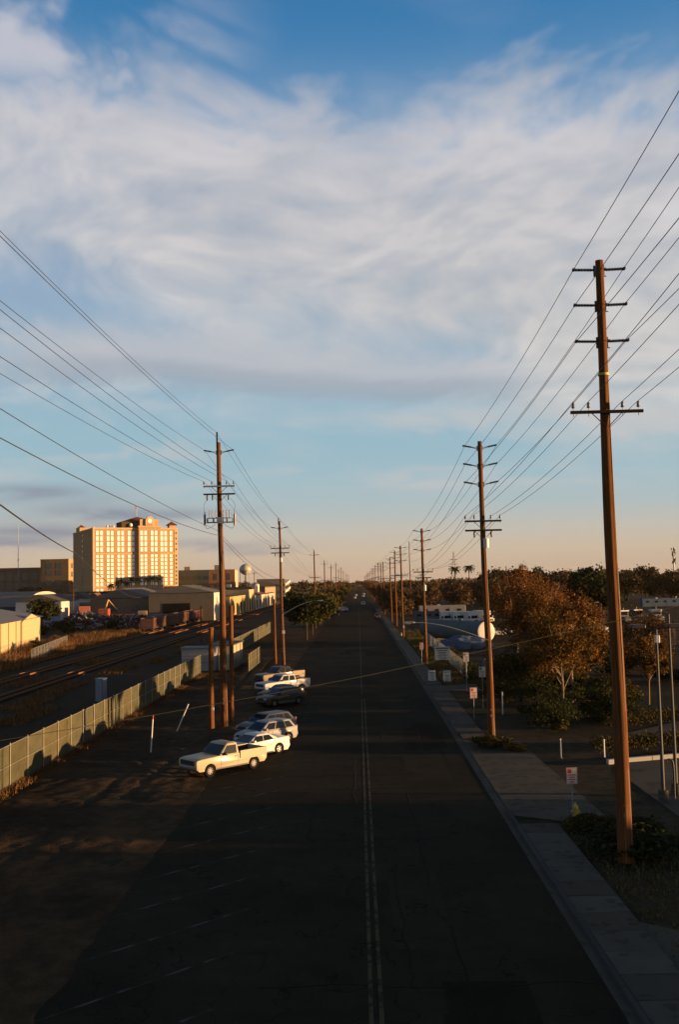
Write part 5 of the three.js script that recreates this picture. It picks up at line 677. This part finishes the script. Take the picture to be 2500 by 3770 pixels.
// ------------------------------------------------------------------ vegetation
function leafMat(rough = 0.9, tr = 0.25) { return new THREE.MeshPhysicalMaterial({ vertexColors: true, specularIntensity: 0.08, roughness: rough, side: THREE.DoubleSide, transmission: tr, thickness: 0 }); }
const LEAF = leafMat(), LEAFD = leafMat(0.9, 0.1), LEAFS = new THREE.MeshPhysicalMaterial({ specularIntensity: 0.05, vertexColors: true, roughness: 1, side: THREE.DoubleSide });
function crown(seed, n, size, rx, ry, cy, pal, lumps = 16, loose = 0.3, o = {}) {    // leaf-sized faces gathered in clumps
  const r = rng(seed), C = []; for (let i = 0; i < lumps; i++) { const a = r() * 6.283, u = r() * 1.9 - 0.85, q = Math.pow(r(), 0.45) * 0.78, w = Math.sqrt(Math.max(0.05, 1 - u * u * 0.8)); C.push([Math.cos(a) * w * q * rx, cy + u * q * ry, Math.sin(a) * w * q * rx, (0.22 + 0.3 * r()) * (o.clump ?? 1)]); }
  const pos = new Float32Array(n * 18), col = new Float32Array(n * 18), nor = new Float32Array(n * 18), v = new THREE.Vector3(), e1 = new THREE.Vector3(), e2 = new THREE.Vector3(), nn = new THREE.Vector3();
  for (let i = 0; i < n; i++) {
    const c = C[Math.floor(r() * lumps)], th = r() * 6.283, ph = Math.acos(2 * r() - 1), q = Math.pow(r(), 0.4) * c[3] * (1 + (r() < loose ? r() * 0.5 : 0));
    const dx = Math.sin(ph) * Math.cos(th), dy = Math.cos(ph), dz = Math.sin(ph) * Math.sin(th);
    v.set(c[0] + dx * q * rx, c[1] + dy * q * ry, c[2] + dz * q * rx);
    e1.set(r() - 0.5, r() - 0.5, r() - 0.5).normalize(); e2.set(r() - 0.5, r() - 0.5, r() - 0.5).cross(e1).normalize(); nn.crossVectors(e1, e2);
    const s = size * (0.6 + 0.8 * r()), P = [[-1, -0.5], [1, -0.6], [0.8, 0.6], [-1, -0.5], [0.8, 0.6], [-0.7, 0.7]], p = pal[Math.floor(r() * pal.length)], k = 0.65 + 0.7 * r();
    for (let j = 0; j < 6; j++) { const o = (i * 6 + j) * 3; pos[o] = v.x + (e1.x * P[j][0] + e2.x * P[j][1]) * s; pos[o + 1] = v.y + (e1.y * P[j][0] + e2.y * P[j][1]) * s; pos[o + 2] = v.z + (e1.z * P[j][0] + e2.z * P[j][1]) * s; col[o] = p[0] * k; col[o + 1] = p[1] * k; col[o + 2] = p[2] * k; nor[o] = nn.x; nor[o + 1] = nn.y; nor[o + 2] = nn.z; }
  }
  const g = new THREE.BufferGeometry(); g.setAttribute('position', new THREE.BufferAttribute(pos, 3)); g.setAttribute('normal', new THREE.BufferAttribute(nor, 3)); g.setAttribute('color', new THREE.BufferAttribute(col, 3)); return g;
}
function trunkGeo(seed, h, r0, rx, cy, ry, n = 15) { const r = rng(seed), gs = [rod([0, 0, 0], [0.1, h * 0.45, 0.05], r0, r0 * 0.7, 8), rod([0.1, h * 0.44, 0.05], [0, cy + ry * 0.4, 0], r0 * 0.7, r0 * 0.2, 7)]; for (let i = 0; i < n; i++) { const a = r() * 6.283, y0 = h * (0.25 + 0.4 * r()), q = 0.5 + 0.45 * r(), m = [Math.cos(a) * rx * q * 0.45, y0 + (cy - y0) * 0.6, Math.sin(a) * rx * q * 0.45], e = [Math.cos(a) * rx * q, cy + ry * (r() * 1.2 - 0.4), Math.sin(a) * rx * q]; gs.push(rod([0.05, y0, 0], m, r0 * 0.4, r0 * 0.25, 5), rod(m, e, r0 * 0.25, r0 * 0.06, 5)); } return merge(gs); }
const autumn = [[0.2, 0.075, 0.017], [0.13, 0.047, 0.013], [0.24, 0.1, 0.02], [0.07, 0.036, 0.013], [0.045, 0.034, 0.012], [0.09, 0.055, 0.02]], golden = [[0.2, 0.09, 0.016], [0.13, 0.062, 0.014], [0.07, 0.045, 0.013], [0.04, 0.034, 0.011]], green = [[0.02, 0.026, 0.008], [0.014, 0.019, 0.007], [0.03, 0.03, 0.009]], olive = [[0.045, 0.038, 0.011], [0.062, 0.044, 0.013], [0.027, 0.027, 0.009]], brown = [[0.075, 0.045, 0.022], [0.055, 0.036, 0.02], [0.095, 0.055, 0.024]];
const trunkM = M.bark, paleTrunk = std(0.26, 0.19, 0.12, 0.9);
function tree(name, label, x, D, h, rx, o = {}, group) { const cb = o.clear ?? 0.3, ry = h * (1 - cb) / 2, cy = h - ry, t = thing(name, label, 'tree', x, 0, D, o.turn ?? 0, group); part('trunk', trunkGeo(o.seed ?? 1, h, o.tr ?? 0.2, rx, cy, ry), o.bark ?? trunkM, t); part('crown', crown(o.seed ?? 1, o.n ?? 6000, o.size ?? 0.12, rx, ry, cy, o.pal ?? autumn, o.lumps ?? 18, o.loose ?? 0.35, o), o.mat ?? LEAF, t); return t; }
tree('autumn_tree', 'golden-leaved young tree by the car park drive', 15.9, 78, 9.4, 4.3, { seed: 21, n: 20000, size: 0.065, lumps: 46, clump: 0.52, loose: 0.5, pal: golden, clear: 0.3, bark: paleTrunk, tr: 0.13 });
tree('autumn_tree', 'tall russet tree beside the lamp-arm pole', 20.4, 113, 13.4, 5.4, { seed: 22, n: 26000, size: 0.075, loose: 0.55, clump: 0.5, pal: autumn, clear: 0.1, tr: 0.24, bark: paleTrunk, lumps: 58 });
tree('autumn_tree', 'ragged russet tree crossing the bright tank end', 19.8, 124, 13.6, 3.9, { seed: 23, n: 14000, size: 0.08, pal: autumn, clear: 0.2, lumps: 44, clump: 0.48, loose: 0.7, bark: paleTrunk });
tree('autumn_tree', 'broad rust-brown tree behind the golden one', 19.3, 90.5, 10.8, 4.1, { seed: 24, n: 20000, size: 0.075, pal: autumn, clear: 0.08, lumps: 50, clump: 0.5, loose: 0.55, bark: paleTrunk });
tree('autumn_tree', 'small orange tree behind the tallest pole', 25.6, 88, 6.4, 2.9, { seed: 25, n: 10000, size: 0.07, lumps: 34, clump: 0.55, pal: golden, clear: 0.34, bark: paleTrunk, tr: 0.1 });
tree('autumn_tree', 'sparse brown tree between tallest pole and site office', 33, 112, 7.6, 3.4, { seed: 26, n: 8000, size: 0.075, pal: brown, clear: 0.2, loose: 0.7 });
tree('autumn_tree', 'low olive tree leaning over the drive', 14.9, 92, 6.2, 3.3, { seed: 27, n: 12000, size: 0.08, pal: olive, clear: 0.05, mat: LEAFD });
tree('evergreen_tree', 'dense black-green evergreen before the blue barn', 58, 245, 13.6, 8.2, { seed: 31, n: 9000, size: 0.32, pal: green, clear: 0.06, lumps: 26, loose: 0.1, mat: LEAFD });
tree('street_tree', 'dense dark street tree on the parking strip verge', -10.6, 196, 9.6, 5.4, { seed: 32, n: 13000, size: 0.22, pal: green, clear: 0.2, lumps: 30, loose: 0.12, tr: 0.24, mat: LEAFD });
tree('street_tree', 'olive street tree beyond the dark one', -10.4, 216, 8.6, 5.0, { seed: 33, n: 8000, size: 0.24, pal: olive, clear: 0.2, lumps: 24, mat: LEAFD });
tree('round_tree', 'dark round tree beside the cream stucco house', -90.5, 280, 8.6, 4.4, { seed: 34, n: 5000, size: 0.3, pal: green, clear: 0.1, lumps: 20, mat: LEAFD });
{
  const vs = [['verge_tree', 'olive tree in the long row on the parking verge', 41, olive, 8, 4.4, 'trees along the parking strip verge'], ['orchard_tree', 'bare-looking brown tree in the plot behind the trucks', 51, brown, 9, 4.6, 'brown trees behind the truck yard'], ['skyline_tree', 'brown-green tree in the far skyline belt', 61, [...brown, ...green], 14, 7.5, 'skyline tree belt']];
  const protos = vs.map(([nm, lb, sd, pal, h, rx, gp]) => [0, 1, 2].map((k) => { const cb = 0.14, ry = h * (1 - cb) / 2, cy = h - ry; return { tg: trunkGeo(sd + k, h, 0.25, rx, cy, ry), cg: crown(sd + k, nm === 'skyline_tree' ? 3200 : 3000, nm === 'skyline_tree' ? 0.36 : 0.26, rx, ry, cy, pal, 22, 0.4) }; }));
  const put = (i, k, x, D, s, turn) => { const [nm, lb, , , , , gp] = vs[i], p = protos[i][k % 3], t = thing(nm, lb, 'tree', x, 0, D, turn, gp); t.scale.set(s * 1.05, s, s); part('trunk', p.tg, trunkM, t); part('crown', p.cg, LEAFD, t); };
  const r = rng(77);
  for (let i = 0; i < 22; i++) put(0, i, -10.2 - r() * 3, 236 + i * 22 + r() * 8, 0.85 + 0.35 * r(), r() * 6);
  for (let i = 0; i < 16; i++) put(0, i + 1, -10 - r() * 5, 730 + i * 40, 1.0 + 0.4 * r(), r() * 6);
  for (let i = 0; i < 26; i++) { const D = 285 + r() * 180; put(1, i, 11.5 + r() * (D * 0.17), D, 0.8 + 0.45 * r(), r() * 6); }
  for (let i = 0; i < 20; i++) put(1, i, 11.0 + r() * 3, 285 + i * 24, 0.75 + 0.3 * r(), r() * 6);
  for (let i = 0; i < 16; i++) put(1, i, 10.5 + r() * 4, 780 + i * 42, 0.9 + 0.4 * r(), r() * 6);
  for (let i = 0; i < 34; i++) { const D = 360 + r() * 130, a = 0.13 + 0.27 * (i + r()) / 34; put(2, i, D * a, D, 0.82 + 0.3 * r(), r() * 6); }
  for (let i = 0; i < 16; i++) { const D = 640 + r() * 200, a = -0.36 + 0.3 * (i + r()) / 16; put(2, i, D * a, D, 0.8 + 0.2 * r(), r() * 6); }
  // far wood: one mass down to the horizon
  const gs = []; for (let i = 0; i < 190; i++) { const D = 900 + r() * 1500, a = -0.45 + 0.9 * r(); if (Math.abs(a * D) < 16 && D < 1500) continue; const g = crown(300 + i, 260, 1.3, 12 + 8 * r(), 5.5 + 2.5 * r(), 6, [...brown, ...green], 12, 0.3); g.translate(a * D, 0, -D); gs.push(g); }
  const far = solid('far_wood', mergeGeometries(gs), LEAFS, 'hazy far woodland along the horizon', 'woodland', null, 'stuff');
}
{
  const r = rng(808), lb = 'dark bush growing along the scrap yard edge', gp = 'bushes along the scrap yard'; for (let i = 0; i < 26; i++) { const D = 236 + r() * 60, x = -57 - r() * 48, s = 1.2 + r() * 1.8, t = thing('scrub', lb, 'shrub', x, 0, D, r() * 6, gp); part('foliage', crown(700 + i, 700, 0.2, s * 1.2, 0.6 * s, 0.55 * s, i % 3 ? green : brown, 14, 0.5), LEAFD, t); part('stems', merge([0, 1, 2].map((k) => rod([0, 0, 0], [Math.cos(k * 2.1) * s * 0.6, s * 0.8, Math.sin(k * 2.1) * s * 0.6], 0.04, 0.015, 4))), M.bark, t); }
}
// palms in front of the hotel and two tall ones beyond the orchard
function frondGeo(L) { const gs = []; for (let i = 0; i < 13; i++) { const t0 = i / 13, y = 0.5 * L * (t0 * 0.9 - t0 * t0 * 1.5), x = L * t0; for (const s of [-1, 1]) gs.push(slab([[x, y, 0], [x + 0.16, y, 0], [x + 0.5, y - 0.3, s * 0.7 * (1 - t0 * 0.5)], [x + 0.2, y - 0.3, s * 0.7 * (1 - t0 * 0.5)]], 0.02, [0, 1, 0])); } return merge(gs); }
{
  const fr = frondGeo(2.7), pm = std(0.05, 0.06, 0.02, 0.8), lb = 'fan palm in the row before the hotel', r = rng(9);
  const mk = (label, x, D, h, s, group) => { const t = thing('palm_tree', label, 'palm tree', x, 0, D, r() * 6, group); part('trunk', cyl(0.28, 0.2, h, 8, 0, h / 2, 0), M.bark, t); for (let k = 0; k < 22; k++) { const f = part('frond', fr, pm, t); f.position.y = h; f.rotation.set(0, k * 2.4, 0.7 - 1.5 * (k / 22)); f.scale.setScalar(s); } };
  for (const [x, h] of [[-143, 12.0], [-137, 14.5], [-134.4, 13.2], [-131, 15.6], [-127, 15.3], [-122.8, 15.4], [-119, 15.8], [-115.6, 15.2], [-139.6, 13.4]]) mk(lb, x, 560 + r() * 8, h, 1.0, 'palms before the hotel');
  for (const [x, D, h] of [[53.5, 540, 17], [62, 545, 17.5]]) mk('tall shaggy palm on the skyline beyond the orchard', x, D, h, 1.25, 'skyline palms');
}
{
  const r = rng(505), lb = 'low dark scrub in the rough ground behind the car park', gp = 'scrub behind the car park';
  for (let i = 0; i < 26; i++) { const D = 100 + r() * 62, x = D * (0.2 + 0.17 * r()), t = thing('scrub', lb, 'shrub', x, 0, D, 0, gp), s = 1.2 + r() * 1.6; part('foliage', crown(600 + i, 1300, 0.11, s * 1.2, 0.55 * s, 0.5 * s, i % 3 ? green : brown, 14, 0.5), LEAFD, t); part('stems', merge([0, 1, 2, 3].map((k) => rod([0, 0, 0], [Math.cos(k * 1.6) * s * 0.6, s * 0.8, Math.sin(k * 1.6) * s * 0.6], 0.03, 0.01, 4))), M.bark, t); }
}
// shrubs, dry weeds, leaf litter
function shrub(label, x, D, rx, h, seed, pal, n = 2200, rz = rx) { const t = thing('shrub', label, 'shrub', x, 0, D), g = crown(seed, n * 2, 0.045, 1, h * 0.5, h * 0.46, pal, 16, 0.3); g.scale(rx, 1, rz); part('foliage', g, LEAFD, t); part('stems', merge([...Array(7)].map((_, i) => rod([0, 0, 0], [Math.cos(i) * rx * 0.5, h * 0.6, Math.sin(i) * rz * 0.5], 0.025, 0.01, 4))), M.bark, t); }
shrub('dry ornamental grass clump round the lamp-arm pole', 8.9, 67.8, 1.4, 0.9, 71, olive, 2600, 1.9);
shrub('tawny grass tuft at the drive corner by the lamp-arm pole', 10.1, 65.8, 0.8, 0.6, 72, golden, 1500);
shrub('low green clump beside the yellow hydrant', 10.4, 45.4, 1.3, 0.6, 73, olive, 2600, 1.3);
shrub('dark spreading shrub beneath the tallest pole', 11.4, 42, 2.0, 1.1, 74, green, 3200, 2.6);
{
  const r = rng(90), lb = 'dark rounded shrub in the planting beyond the drive', gp = 'dark planting beyond the drive';
  for (let i = 0; i < 30; i++) { const D = 72 + r() * 32, x = 12.2 + r() * (D * 0.13); const t = thing('shrub', lb, 'shrub', x, 0, D, 0, gp), s = 1.0 + r() * 1.4, g = crown(400 + i, 3000, 0.055, s, 0.6 * s, 0.62 * s, i % 4 ? green : olive, 12, 0.3); part('foliage', g, LEAFD, t); }
  const hd = (label, x0, d0, x1, d1, h, seed, pal) => { const L = Math.hypot(x1 - x0, d1 - d0), t = thing('hedge', label, 'hedge', (x0 + x1) / 2, 0, (d0 + d1) / 2, Math.atan2(d1 - d0, x1 - x0)), g = crown(seed, 8000, 0.06, 1, h * 0.55, h * 0.5, pal, 60, 0.15); const p = g.attributes.position, rr = rng(seed); for (let i = 0; i < p.count; i += 6) { const o = (rr() - 0.5) * L; for (let j = 0; j < 6; j++) { p.setX(i + j, p.getX(i + j) * 0.7 + o); p.setZ(i + j, p.getZ(i + j) * 0.6); } } part('foliage', g, LEAFD, t); };
  hd('clipped hedge behind the pale car park kerb', 15.2, 64.6, 25, 67.6, 1.1, 81, olive);
  hd('hedge along the upper car park lane', 18.6, 74.6, 30, 80, 1.2, 82, olive);
  hd('untrimmed hedge along the tank yard fence', 13.4, 114, 13.6, 150, 1.5, 83, green);
  // dry brush by the tracks: nobody could count it
  const tuft = (n, area, size, pal, seed, h) => { const q = rng(seed), pos = [], col = []; for (let i = 0; i < n; i++) { const [x, D, dens] = area(q), a = q() * 6.28, l = h * (0.4 + q()) * dens, w = size * (0.5 + q()), p = pal[Math.floor(q() * pal.length)], k = 0.6 + 0.8 * q(), bx = (q() - 0.5) * l, bz = (q() - 0.5) * l; pos.push(x - Math.cos(a) * w, 0, -D - Math.sin(a) * w, x + Math.cos(a) * w, 0, -D + Math.sin(a) * w, x + bx, l, -D + bz); for (let j = 0; j < 3; j++) col.push(p[0] * k, p[1] * k, p[2] * k); } const g = new THREE.BufferGeometry(); g.setAttribute('position', new THREE.Float32BufferAttribute(pos, 3)); g.setAttribute('color', new THREE.Float32BufferAttribute(col, 3)); g.computeVertexNormals(); return g; };
  const straw = [[0.15, 0.075, 0.03], [0.11, 0.06, 0.026], [0.075, 0.045, 0.02]];
  solid('dry_brush', tuft(30000, (q) => { const D = 128 + q() * 110, x = -48.5 - q() * 12 - (D - 128) * 0.03, d = clamp01(0.2 + 1.6 * fbm(x * 0.11, D * 0.09, 2, 3) + 0.5); return [x, D, d]; }, 0.05, straw, 91, 1.5), LEAFS, 'rust-brown dry brush between tracks and yellow building', 'brush', null, 'stuff');
  solid('track_weeds', tuft(9000, (q) => { const k = Math.floor(q() * 9), c = [[-33, 98], [-34, 112], [-30, 88], [-41, 150], [-33, 135], [-31, 150], [-40.8, 120], [-30, 170], [-33.5, 185]][k]; return [c[0] + (q() - 0.5) * 3, c[1] + (q() - 0.5) * 12, 0.7]; }, 0.04, straw, 92, 0.6), LEAFS, 'low brown weeds scattered between the tracks', 'weeds', null, 'stuff');
  solid('fence_weeds', tuft(9000, (q) => [-20.35 + q() * q() * 1.0, 50 + q() * 76, 0.5], 0.03, [[0.11, 0.045, 0.02], [0.09, 0.05, 0.02], [0.06, 0.04, 0.02]], 93, 0.45), LEAFS, 'fallen leaves and weeds along the foot of the slatted fence', 'weeds', null, 'stuff');
  solid('verge_grass', tuft(16000, (q) => { const D = 108 + q() * 110; return [9.2 + q() * 4.5, D, 0.6]; }, 0.04, [[0.06, 0.055, 0.02], [0.09, 0.065, 0.025]], 94, 0.5), LEAFS, 'rough verge grass beside the tank yard fence', 'grass', null, 'stuff');
  solid('verge_grass', tuft(16000, (q) => { const D = 14 + q() * 31; return [9.2 + q() * 10, D, 0.6]; }, 0.03, [[0.06, 0.055, 0.02], [0.09, 0.065, 0.025]], 95, 0.22), LEAFS, 'dark rough grass round the tallest pole', 'grass', null, 'stuff');
  for (const [x, D, rx, h, sd] of [[-58.4, 172, 2.6, 2.6, 97], [-59.8, 186, 2.0, 2.2, 98], [-61.6, 193, 2.4, 2.6, 99]]) shrub(sd === 97 ? 'green bush against the yellow metal wall' : sd === 98 ? 'scrubby bush below the yellow gable' : 'brown bush at the far corner of the yellow building', x + 2, D, rx, h, sd, sd === 97 ? green : brown, 1800);
}
// ------------------------------------------------------------------ what stands towards the sun and throws the long shadows
block('sun_side_warehouse', 'long plain warehouse standing towards the low sun', wallM(0.4, 0.36, 0.3), 62, 92, -60, 34.8, 4.3, {});
tree('shade_tree', 'broad brown tree at the corner of the sun-side warehouse', 57, 41.5, 5.0, 4.4, { seed: 111, n: 5000, size: 0.3, pal: brown, clear: 0.12, lumps: 20 });

// ------------------------------------------------------------------ air
scene.fog = new THREE.FogExp2(0xd9c2a6, 0.00002);
renderer.render(scene, camera);
